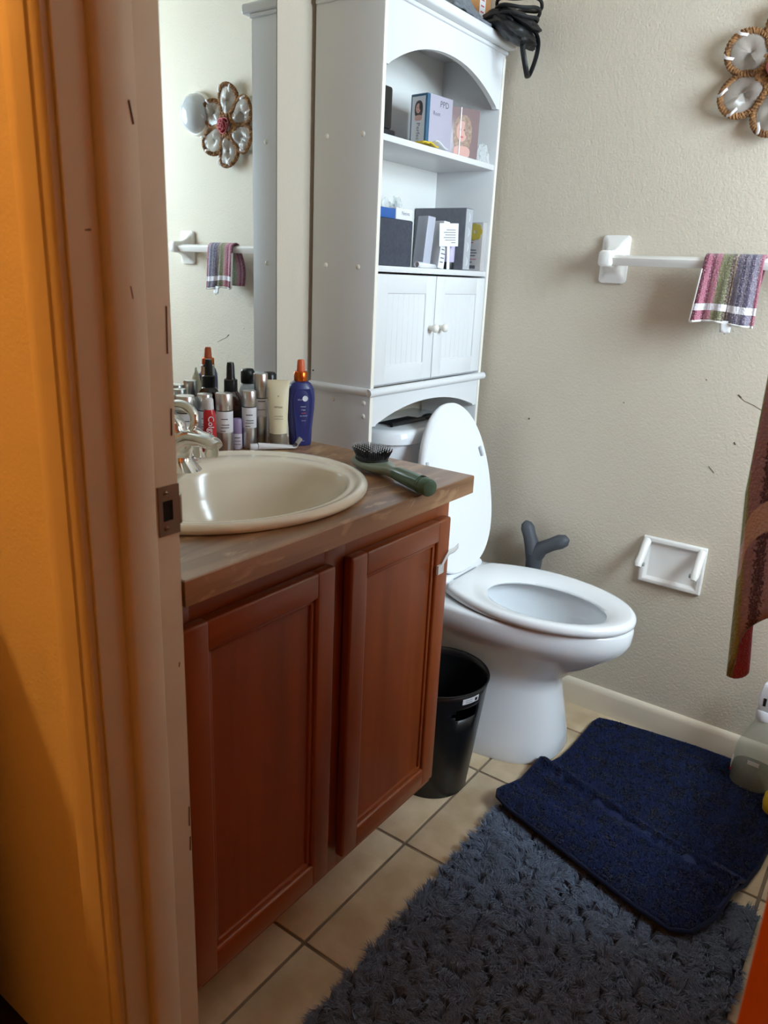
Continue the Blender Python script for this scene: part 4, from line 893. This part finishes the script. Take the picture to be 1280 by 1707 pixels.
# on the cabinet top
gc = thing('grey_cloth', 'folded heather grey cloth hanging over the cabinet top edge', 'cloth', (.15, 1.76, S0))
def clo(u, v):
    y = 1.62+.17*u; x = .135+.078*v
    z = S0+.0055+.034*math.sin(PI*min(1, u*1.15))*(0.55+0.45*math.sin(v*2.6))+.008*noise.noise(Vector((u*6, v*5, 2.2)))
    z = max(S0+.004, z-.030*max(0, v-.75)/.25*math.sin(PI*u))
    return (x, y, z)
obj('cloth_fold', MB().grid(30, 20, clo), pm('heather_grey', rgb(122, 126, 132), 0.95, var=(120, rgb(96, 100, 106), 0.2), bump=(260, 0.7, 0.002)), gc, solid=0.006)
KRAFT = pm('kraft_card', rgb(186, 132, 82), 0.8, var=(50, rgb(170, 118, 70), 0.3))
kb2, M, hx, hy, h = cardboard('kraft_carton', 'brown cardboard carton with a white label on the cabinet top', 'box', .030, .130, 1.800, 1.922, S0+.0003, 1.860, KRAFT)
obj('label', B(hx, hx+.0004, .006, .034, .004, h-.01).xf(M), LABELW, kb2, smooth=False)
for k in range(8): obj('printed_line', B(hx+.0004, hx+.0007, .012, .028, .012+k*.013, .015+k*.013).xf(M), pm('red_print2', rgb(190, 80, 84), 0.6), kb2, smooth=False)
cardboard('white_packet', 'white flat packet beside the grey cloth on the cabinet top', 'packet', .030, .128, 1.625, 1.790, S0+.0003, 1.790, pm('packet_white', rgb(214, 210, 206), 0.5), rz=0.05)
bpk = thing('black_bag', 'folded black nylon bag with a dangling strap on the cabinet top corner', 'bag', (.215, 1.85, S0))
NYL = pm('black_nylon', rgb(14, 14, 15), 0.5, bump=(160, 0.5, 0.002))
def lump(cx, cy, cz, rx, ry, rz_, seed, nm):
    mb = MB(); nu, nv = 36, 18
    def f(u, v):
        a, t_ = 2*PI*u, -PI/2+PI*v; d = Vector((math.cos(t_)*math.cos(a), math.cos(t_)*math.sin(a), math.sin(t_)))
        k = 1+0.22*noise.noise(d*2.4+Vector((seed, 0, 0)))+0.08*noise.noise(d*6+Vector((0, seed, 0)))
        return (cx+rx*d.x*k, cy+ry*d.y*k, max(S0+.0008, cz+rz_*d.z*k) if cx+rx*d.x*k < XC+.03 else cz+rz_*d.z*k-.5*(cx+rx*d.x*k-XC-.03))
    obj(nm, mb.grid(nu, nv, f), NYL, bpk, angle=50)
lump(.240, 1.846, S0+.012, .058, .066, .026, 1.0, 'folded_bag'); lump(.248, 1.852, S0+.042, .052, .060, .018, 4.0, 'folded_flap'); lump(.222, 1.815, S0+.030, .05, .022, .016, 7.0, 'side_pocket')
st_ = []
for i in range(37):
    a = -0.25+2*PI*0.94*i/36; st_.append((.282+.006*math.sin(a*2), 1.860+.036*math.sin(a), S0-.006-.040+.050*math.cos(a)))
obj('strap', MB().tube(st_, .0065, 8, flat=0.4), NYL, bpk)
for k in range(3): obj('cord_loop', MB().tube([(.240+.052*math.cos(2*PI*i/40)+.004*k, 1.852+.058*math.sin(2*PI*i/40), S0+.026+.016*k+.004*math.sin(3*2*PI*i/40+k)) for i in range(41)], .0042, 7), BLACKM, bpk)
# on the toilet tank
cmb = thing('black_comb', 'black wide tooth comb lying on the toilet tank lid', 'comb', (.11, 1.66, .803))
obj('comb_spine', MB().tube([(.150, 1.545, .8085), (.150, 1.70, .8085)], .0055, 10), BLACKP, cmb)
obj('comb_handle', MB().sphere((.150, 1.715, .811), .012, 14, 8, (1, 2.2, .65)), BLACKP, cmb)
for k in range(18): obj('comb_tooth', MB().tube([(.148, 1.555+k*.008, .8070), (.098, 1.555+k*.008, .8055)], .0016, 5), BLACKP, cmb)

# ------------------------------------------------------------------ floor things
# waste bin with cut-out grip
wx, wy = .435, 1.375
wb = thing('waste_bin', 'black tapered plastic waste bin beside the vanity', 'bin', (wx, wy, 0))
ZT, RT, RB = .290, .1205, .0885
def rad(z): return RB+(RT-RB)*z/ZT
hang = math.atan2(-.045, .11)      # grip faces the doorway side
mbn = MB(); nb2 = 72; zs = [0.0006, .004, .06, .12, .18, .222, .232, .242, .252, .258, .272, ZT]
def in_hole(j, i):
    a = (2*PI*(j+.5)/nb2-hang+PI) % (2*PI)-PI
    return abs(a) < 0.34 and .222 <= zs[i] < .250 and not (abs(a) > 0.26 and (zs[i] < .225 or zs[i] >= .241))
vs = [(wx+rad(z)*math.cos(2*PI*j/nb2), wy+rad(z)*math.sin(2*PI*j/nb2), z) for z in zs for j in range(nb2)]
fs = [(i*nb2+j, i*nb2+(j+1) % nb2, (i+1)*nb2+(j+1) % nb2, (i+1)*nb2+j) for i in range(len(zs)-1) for j in range(nb2) if not in_hole(j, i)]
fs.append(tuple(reversed(range(nb2)))); mbn.add(vs, fs)
bo = obj('bin_wall', mbn, BLACKP, wb, solid=0.0024); bo.modifiers['thickness'].offset = -1
obj('rim', MB().tube([(wx+RT*math.cos(2*PI*j/72), wy+RT*math.sin(2*PI*j/72), ZT) for j in range(73)], .0022, 8), BLACKP, wb)
stk = MB().grid(10, 1, lambda u, v: (wx+(rad(.266+.014*v)+.0006)*math.cos(hang-.12+.40*u), wy+(rad(.266+.014*v)+.0006)*math.sin(hang-.12+.40*u), .265+.015*v))
so = obj('sticker', stk, LABELW, wb)
for k in range(2): obj('printed_line', MB().grid(6, 1, lambda u, v: (wx+(rad(.270)+.0012)*math.cos(hang-.05+.16*u), wy+(rad(.270)+.0012)*math.sin(hang-.05+.16*u), .269+k*.005+.0015*v)), INK, so)
obj('sticker_mark', MB().grid(4, 1, lambda u, v: (wx+(rad(.272)+.0012)*math.cos(hang+.17+.07*u), wy+(rad(.272)+.0012)*math.sin(hang+.17+.07*u), .268+.008*v)), BLACKM, so)
# Y-shaped grey rubber stick behind the bowl
yx, yy = .425, 1.888
GRB = pm('dark_grey_rubber', rgb(74, 76, 82), 0.55, bump=(300, 0.2, 0.001))
ys = thing('y_shaped_stick', 'dark grey rubber stick with forked knobbed top standing behind the toilet', 'stick', (yx, yy, 0))
obj('stem', MB().tube([(yx-.004, yy+.004, .0006), (yx-.004, yy+.002, .12), (yx-.003, yy, .33), (yx-.001, yy, .40), (yx, yy, .440)], [.023, .019, .019, .022, .024], 20), GRB, ys, angle=60)
obj('fork_arm', MB().tube([(yx-.002, yy, .425), (yx-.012, yy, .462), (yx-.022, yy, .488), (yx-.030, yy, .508), (yx-.035, yy, .520), (yx-.038, yy, .527)], [.023, .021, .0185, .0195, .0145, .003], 20), GRB, ys, angle=60)
obj('fork_arm', MB().tube([(yx-.002, yy, .425), (yx+.018, yy, .458), (yx+.046, yy, .476), (yx+.070, yy, .490), (yx+.086, yy, .498), (yx+.095, yy, .502)], [.023, .0205, .0185, .0205, .016, .003], 20), GRB, ys, angle=60)
# shag pile helpers: many thin bent blades as one mesh
def pile(name, n, sample, length, width, lean, mats_cols, parent, seed, curl=0.6):
    g = np.random.default_rng(seed)
    P = sample(n, g); n = len(P)
    ang = g.uniform(0, 2*PI, n); ln_ = length*g.uniform(0.6, 1.2, n); bend = g.uniform(0, 2*PI, n)
    # neighbouring blades lean alike: tufts
    tuft = np.floor(P[:, 0]/0.016)*12.9898+np.floor(P[:, 1]/0.016)*78.233
    h_ = np.modf(np.abs(np.sin(tuft))*43758.5453)[0]*2*PI
    lx, ly = np.cos(h_+0.5*np.sin(bend))*lean, np.sin(h_+0.5*np.sin(bend))*lean
    wx_, wy_ = np.cos(ang)*width/2, np.sin(ang)*width/2
    V = np.zeros((n, 5, 3)); z = P[:, 2]
    V[:, 0] = np.stack([P[:, 0]-wx_, P[:, 1]-wy_, z], 1); V[:, 1] = np.stack([P[:, 0]+wx_, P[:, 1]+wy_, z], 1)
    mx_, my_, mz_ = P[:, 0]+lx*ln_*.35, P[:, 1]+ly*ln_*.35, z+ln_*.6
    V[:, 2] = np.stack([mx_+wx_*.8, my_+wy_*.8, mz_], 1); V[:, 3] = np.stack([mx_-wx_*.8, my_-wy_*.8, mz_], 1)
    V[:, 4] = np.stack([P[:, 0]+lx*ln_, P[:, 1]+ly*ln_, z+ln_*(.95-curl*lean*.4)], 1)
    base = (np.arange(n)*5)[:, None]
    inv = wmat(parent).inverted(); off = np.array(inv.translation)
    V = V.reshape(-1, 3)+off
    me = bpy.data.meshes.new(name); me.vertices.add(n*5); me.vertices.foreach_set('co', V.ravel())
    loops = np.concatenate([base+np.array([[0, 1, 2, 3]]), base+np.array([[3, 2, 4]])], 1).ravel()
    me.loops.add(len(loops)); me.loops.foreach_set('vertex_index', loops.astype(np.int32))
    me.polygons.add(2*n); st = (np.arange(n)*7)[:, None]+np.array([[0, 4]]); me.polygons.foreach_set('loop_start', st.ravel().astype(np.int32))
    for mt in mats_cols: me.materials.append(mt)
    mi = np.repeat(g.integers(0, len(mats_cols), n), 2); me.polygons.foreach_set('material_index', mi.astype(np.int32))
    me.update(calc_edges=True); me.validate()
    o = bpy.data.objects.new(name, me); COL.objects.link(o); o.parent = parent; o['kind'] = 'stuff'
    return o
def fibre(name, c): return pm(name, c, 0.95, sheen=0.12, spec=0.12)
# large shag rug
RX0, RX1, RY0, RY1 = .632, 1.178, .56, 1.408
rug = thing('shag_rug', 'large slate grey shag rug along the vanity on the tile floor', 'rug', (.9, 1.0, 0))
SLATE = [fibre('slate_fibre_a', rgb(108, 120, 140)), fibre('slate_fibre_b', rgb(100, 111, 130)), fibre('slate_fibre_c', rgb(118, 130, 150))]
obj('backing', B(RX0, RX1, RY0, RY1, .0004, .006), fibre('rug_backing', rgb(52, 58, 68)), rug, bevel=0.002)
def rug_s(n, g):
    x = g.uniform(RX0, RX1, n); y = g.uniform(RY0, RY1, n)
    return np.stack([x, y, np.full(n, .005)], 1)
pile('shag_pile', 170000, rug_s, .0205, .0021, .85, SLATE, rug, 3)
# navy bath mat, one end resting on the shag rug
MATP = [(.612, 1.392), (.622, 1.368), (.66, 1.348), (.98, 1.250), (1.05, 1.236), (1.085, 1.255), (1.112, 1.32), (1.150, 1.55), (1.158, 1.66), (1.150, 1.76), (1.10, 1.86), (1.075, 1.908), (1.03, 1.9185), (.93, 1.9185), (.80, 1.905), (.715, 1.893), (.675, 1.882), (.668, 1.852), (.668, 1.70), (.664, 1.64), (.652, 1.60), (.636, 1.575), (.618, 1.45)]
def inside(x, y, poly=MATP):
    c = False; n = len(poly); j = n-1
    for i in range(n):
        if (poly[i][1] > y) != (poly[j][1] > y) and x < (poly[j][0]-poly[i][0])*(y-poly[i][1])/(poly[j][1]-poly[i][1])+poly[i][0]: c = not c
        j = i
    return c
def mat_z(x, y):
    # on the rug below the line y=1.42, sinking to the floor beyond; one crease across
    t_ = np.clip((1.50-y)/0.12, 0, 1); lift = .0275*t_*t_*(3-2*t_)
    cre = y-(1.575-.30*(x-.65)); ridge = .024*np.exp(-(cre/.016)**2)+.012*np.exp(-((cre+.045)/.03)**2)
    return .0012+lift+ridge
bm_ = bmesh.new()
cx0, cy0 = .89, 1.58
rings_ = []
for k in np.linspace(1.0, 0.0, 15):
    if k > 0:
        rings_.append([(cx0+(x-cx0)*k, cy0+(y-cy0)*k) for x, y in MATP])
def dens(poly, m=4):
    out = []
    for i in range(len(poly)):
        a, b = poly[i], poly[(i+1) % len(poly)]
        for q in range(m): out.append((a[0]+(b[0]-a[0])*q/m, a[1]+(b[1]-a[1])*q/m))
    return out
rings_ = [dens(r_) for r_ in rings_]
mm = MB()
low = [[(x, y, float(mat_z(x, y))) for x, y in r_] for r_ in rings_]
hi = [[(x, y, float(mat_z(x, y))+.008) for x, y in r_] for r_ in rings_]
mm.loft(list(reversed(low))+hi, True, True)
bmat = thing('bath_mat', 'navy blue plush bath mat overlapping the slate shag rug', 'bath mat', (.89, 1.58, 0))
NAVYF = [fibre('navy_fibre_a', rgb(31, 41, 78)), fibre('navy_fibre_b', rgb(28, 37, 72)), fibre('navy_fibre_c', rgb(34, 45, 85))]
obj('mat_body', mm, NAVYF[1], bmat, angle=60)
obj('bound_edge', MB().tube([(x, y, float(mat_z(x, y))+.006) for x, y in dens(MATP, 3)+[MATP[0]]], .0045, 8), fibre('navy_binding', rgb(20, 26, 50)), bmat)
def mat_s(n, g):
    x = g.uniform(.60, 1.17, n); y = g.uniform(1.24, 1.93, n)
    kx = np.array([inside(cx0+(a-cx0)*1.012, cy0+(b-cy0)*1.012) for a, b in zip(x, y)])
    x, y = x[kx], y[kx]
    return np.stack([x, y, mat_z(x, y)+.0075], 1)
pile('plush_pile', 170000, mat_s, .0075, .0017, .7, NAVYF, bmat, 5)
# clear soap spray bottle on the mat corner
qx, qy = 1.075, 1.832; qz = .0165
PLAST = film_mat('clear_bottle_plastic', (0.70, 0.70, 0.60, 1), 0.72, 0.04)
qb = thing('clear_spray_bottle', 'clear plastic bottle of green liquid with white trigger on the mat corner', 'bottle', (qx, qy, qz))
QM = Matrix.Translation((qx, qy, 0)) @ Matrix.Rotation(PI/2-0.08, 4, 'Z')
def qring(a, b, z): return oval(0, 0, a, b, z+qz, 44, 2.7)
obj('bottle_shell', MB().loft([qring(.032, .042, .0006), qring(.035, .046, .007), qring(.036, .047, .085), qring(.034, .044, .105), qring(.028, .034, .135), qring(.020, .023, .165), qring(.0150, .0160, .182), qring(.0150, .0150, .190)]).xf(QM), PLAST, qb, angle=60)
obj('liquid', MB().loft([qring(.031, .041, .003), qring(.0335, .0445, .009), qring(.0345, .0455, .048), qring(.0345, .0455, .049)]).xf(QM), film_mat('green_liquid', rgb(58, 66, 44), 0.45, 0.05), qb, angle=60)
for k in range(2):
    obj('front_label', MB().grid(10, 6, lambda u, v: (-.0362-.0010-.0006*k, -.022+.044*u if k == 0 else -.018+.026*u, qz+.040+.044*v if k == 0 else qz+.072+.012*v)).xf(QM), film_mat('label_film', rgb(190, 178, 160), 0.80, 0.25) if k == 0 else film_mat('gloss_label', rgb(235, 232, 226), 0.45, 0.08), qb)
obj('side_badge', MB().loft([[(-.016+.010*math.sin(t_*PI/10), .0425+lf_, qz+.052+.019*math.cos(t_*PI/10)) for t_ in range(20)] for lf_ in (.002, .003)]).xf(QM), pm('badge_pale', rgb(206, 190, 182), 0.4), qb)
obj('badge_tail', B(-.022, -.012, .0425, .0462, qz+.028, qz+.036).xf(QM), pm('badge_red', rgb(160, 50, 66), 0.5), qb, bevel=0.001)
obj('collar', MB().lathe(0, 0, [(.0185, qz+.183), (.0195, qz+.186), (.0195, qz+.204), (.0165, qz+.208)], 26).xf(QM), LABELW, qb, angle=50)
tgr = [(z, y0_, y1_, hw_) for z, y0_, y1_, hw_ in ((.208, -.016, .016, .014), (.226, -.020, .017, .014), (.246, -.040, .017, .013), (.266, -.052, .015, .011), (.276, -.050, .013, .008))]
obj('trigger_head', MB().loft([[(-hw_, y0_, qz+z), (hw_, y0_, qz+z), (hw_, y1_, qz+z), (-hw_, y1_, qz+z)] for z, y0_, y1_, hw_ in tgr]).xf(QM), LABELW, qb, bevel=0.003)
obj('trigger', MB().tube([(0, -.022, qz+.232), (0, -.036, qz+.218), (0, -.034, qz+.198), (0, -.040, qz+.178)], [.007, .006, .0055, .0045], 10).xf(QM), LABELW, qb)
obj('head_slot', B(-.0150, -.0136, .000, .006, qz+.222, qz+.242).xf(QM), BLACKHOLE, qb)
# yellow scrubber at the frame edge
yb = thing('yellow_bottle', 'yellow rounded plastic bottle at the right edge beside the clear bottle', 'bottle', (1.146, 1.752, .0165))
obj('body', MB().lathe(1.146, 1.752, [(.020, .0166), (.028, .022), (.030, .040), (.028, .060), (.018, .074), (.012, .080)], 28), pm('yellow_plastic', rgb(228, 188, 40), 0.3), yb, angle=60)
obj('cap', MB().lathe(1.146, 1.752, [(.012, .080), (.013, .082), (.012, .100), (.008, .102)], 24), LABELW, yb)
# black rubber door wedge
dw = MB().prism([(0, 0), (.075, 0), (.075, .006), (.012, .034), (0, .034)], 'y', -.02, .02)
tag(obj('door_wedge', dw.xf(T(1.185, 1.475, .0004, 0.35)), BLACKM, bevel=0.004), 'small black rubber wedge on the tiles past the rug corner', 'door wedge')

# ------------------------------------------------------------------ bathtub at the right, under the window
tub = thing('bathtub', 'white bathtub under the window at the right', 'bathtub', (1.63, 1.24, 0))
tx0, tx1, ty0, ty1, tz = 1.285, XR-.003, .548, YF-.003, .40
def tr_(d, z, r=.06, n=6):
    pts = []
    x0_, x1_, y0_, y1_ = tx0+d, tx1-d, ty0+d, ty1-d
    for (cx_2, cy_2, a0) in ((x1_-r, y1_-r, 0), (x0_+r, y1_-r, PI/2), (x0_+r, y0_+r, PI), (x1_-r, y0_+r, 1.5*PI)):
        for i in range(n+1):
            a = a0+PI/2*i/n; pts.append((cx_2+r*math.cos(a), cy_2+r*math.sin(a), z))
    return pts
obj('tub_shell', MB().loft([tr_(0, .0005, .012), tr_(0, tz-.008, .012), tr_(.004, tz, .014), tr_(.062, tz, .06), tr_(.072, tz-.012, .07), tr_(.10, .20, .10), tr_(.14, .075, .12), tr_(.20, .06, .12)], True, True), PORC, tub, angle=40)
obj('tub_drain', MB().lathe(1.64, .80, [(.025, .0605), (.025, .0635), (.01, .064)], 24), CHROME, tub)

# ------------------------------------------------------------------ big striped towel on the door hook
MV, DK, OL, RD = rgb(170, 152, 178), rgb(86, 66, 92), rgb(152, 168, 112), rgb(206, 78, 112)
bt_m = stripe_mat('bath_towel_terry', [(0, MV), (0.10, DK), (0.13, MV), (0.20, DK), (0.225, MV), (0.27, DK), (0.30, MV), (0.35, OL), (0.41, rgb(138, 154, 100)), (0.47, RD), (0.60, MV), (0.70, DK), (0.74, MV), (0.86, RD)], band=(0.80, 0.85), band_col=rgb(214, 200, 200))
def btow(u, v):
    # gathered at the hook (v=0), hanging in soft folds below; u runs around the hanging bundle
    hk = Vector((1.166, 1.085, 1.600)); b_ = math.sin(PI*u)
    zb = .80-.135*b_**3+.02*math.sin(u*9)
    z = hk.z+(zb-hk.z)*v
    sp_2 = 0.30+0.70*min(1, v*2.2)**0.7
    low_ = max(0.0, (v-.72)/.28)
    x = 1.1995-((.136-.026*low_)*b_**0.8+(.009*math.sin(u*21)+.006*math.sin(u*37+v*3))*v)*sp_2
    y = 1.085+(u-.5)*.21*sp_2+.010*math.sin(u*23+1)*v
    if v < .06: x = x+(hk.x-x)*(1-v/.06)*.6
    return (min(x, 1.2035), min(y, 1.20), z)
bt = tag(obj('bath_towel', MB().grid(64, 50, btow), bt_m, solid=0.006), 'red, olive and mauve striped bath towel hanging at the right edge', 'towel')

# ------------------------------------------------------------------ dark robe added out of view, shaped so its shadow falls on the casing
rb = thing('hall_blocker', 'unseen dark brown robe in the hall left of the door casing', 'blocker', (.06, .285, 0))
BLOCKER = fibre('blocker_fibre', rgb(44, 30, 20))
def blocker(u, v):
    a = 2*PI*u; z = 1.06*v
    pr_r = [(0, .20), (.30, .185), (.56, .172), (.70, .170), (.79, .150), (.90, .105), (1.0, .05), (1.06, .004)]
    for (za, ra), (zb_, rb_) in zip(pr_r, pr_r[1:]):
        if za <= z <= zb_+1e-6: r_ = ra+(rb_-ra)*(z-za)/(zb_-za)
    r_ *= 1+.10*noise.noise(Vector((math.cos(a)*1.5, math.sin(a)*1.5, v*4)))+.03*math.sin(5*a+4*v)
    return (.06+r_*math.cos(a), min(.424, .285+r_*.7*math.sin(a)), .0006+z)
obj('blocker_heap', MB().grid(48, 48, blocker), BLOCKER, rb)
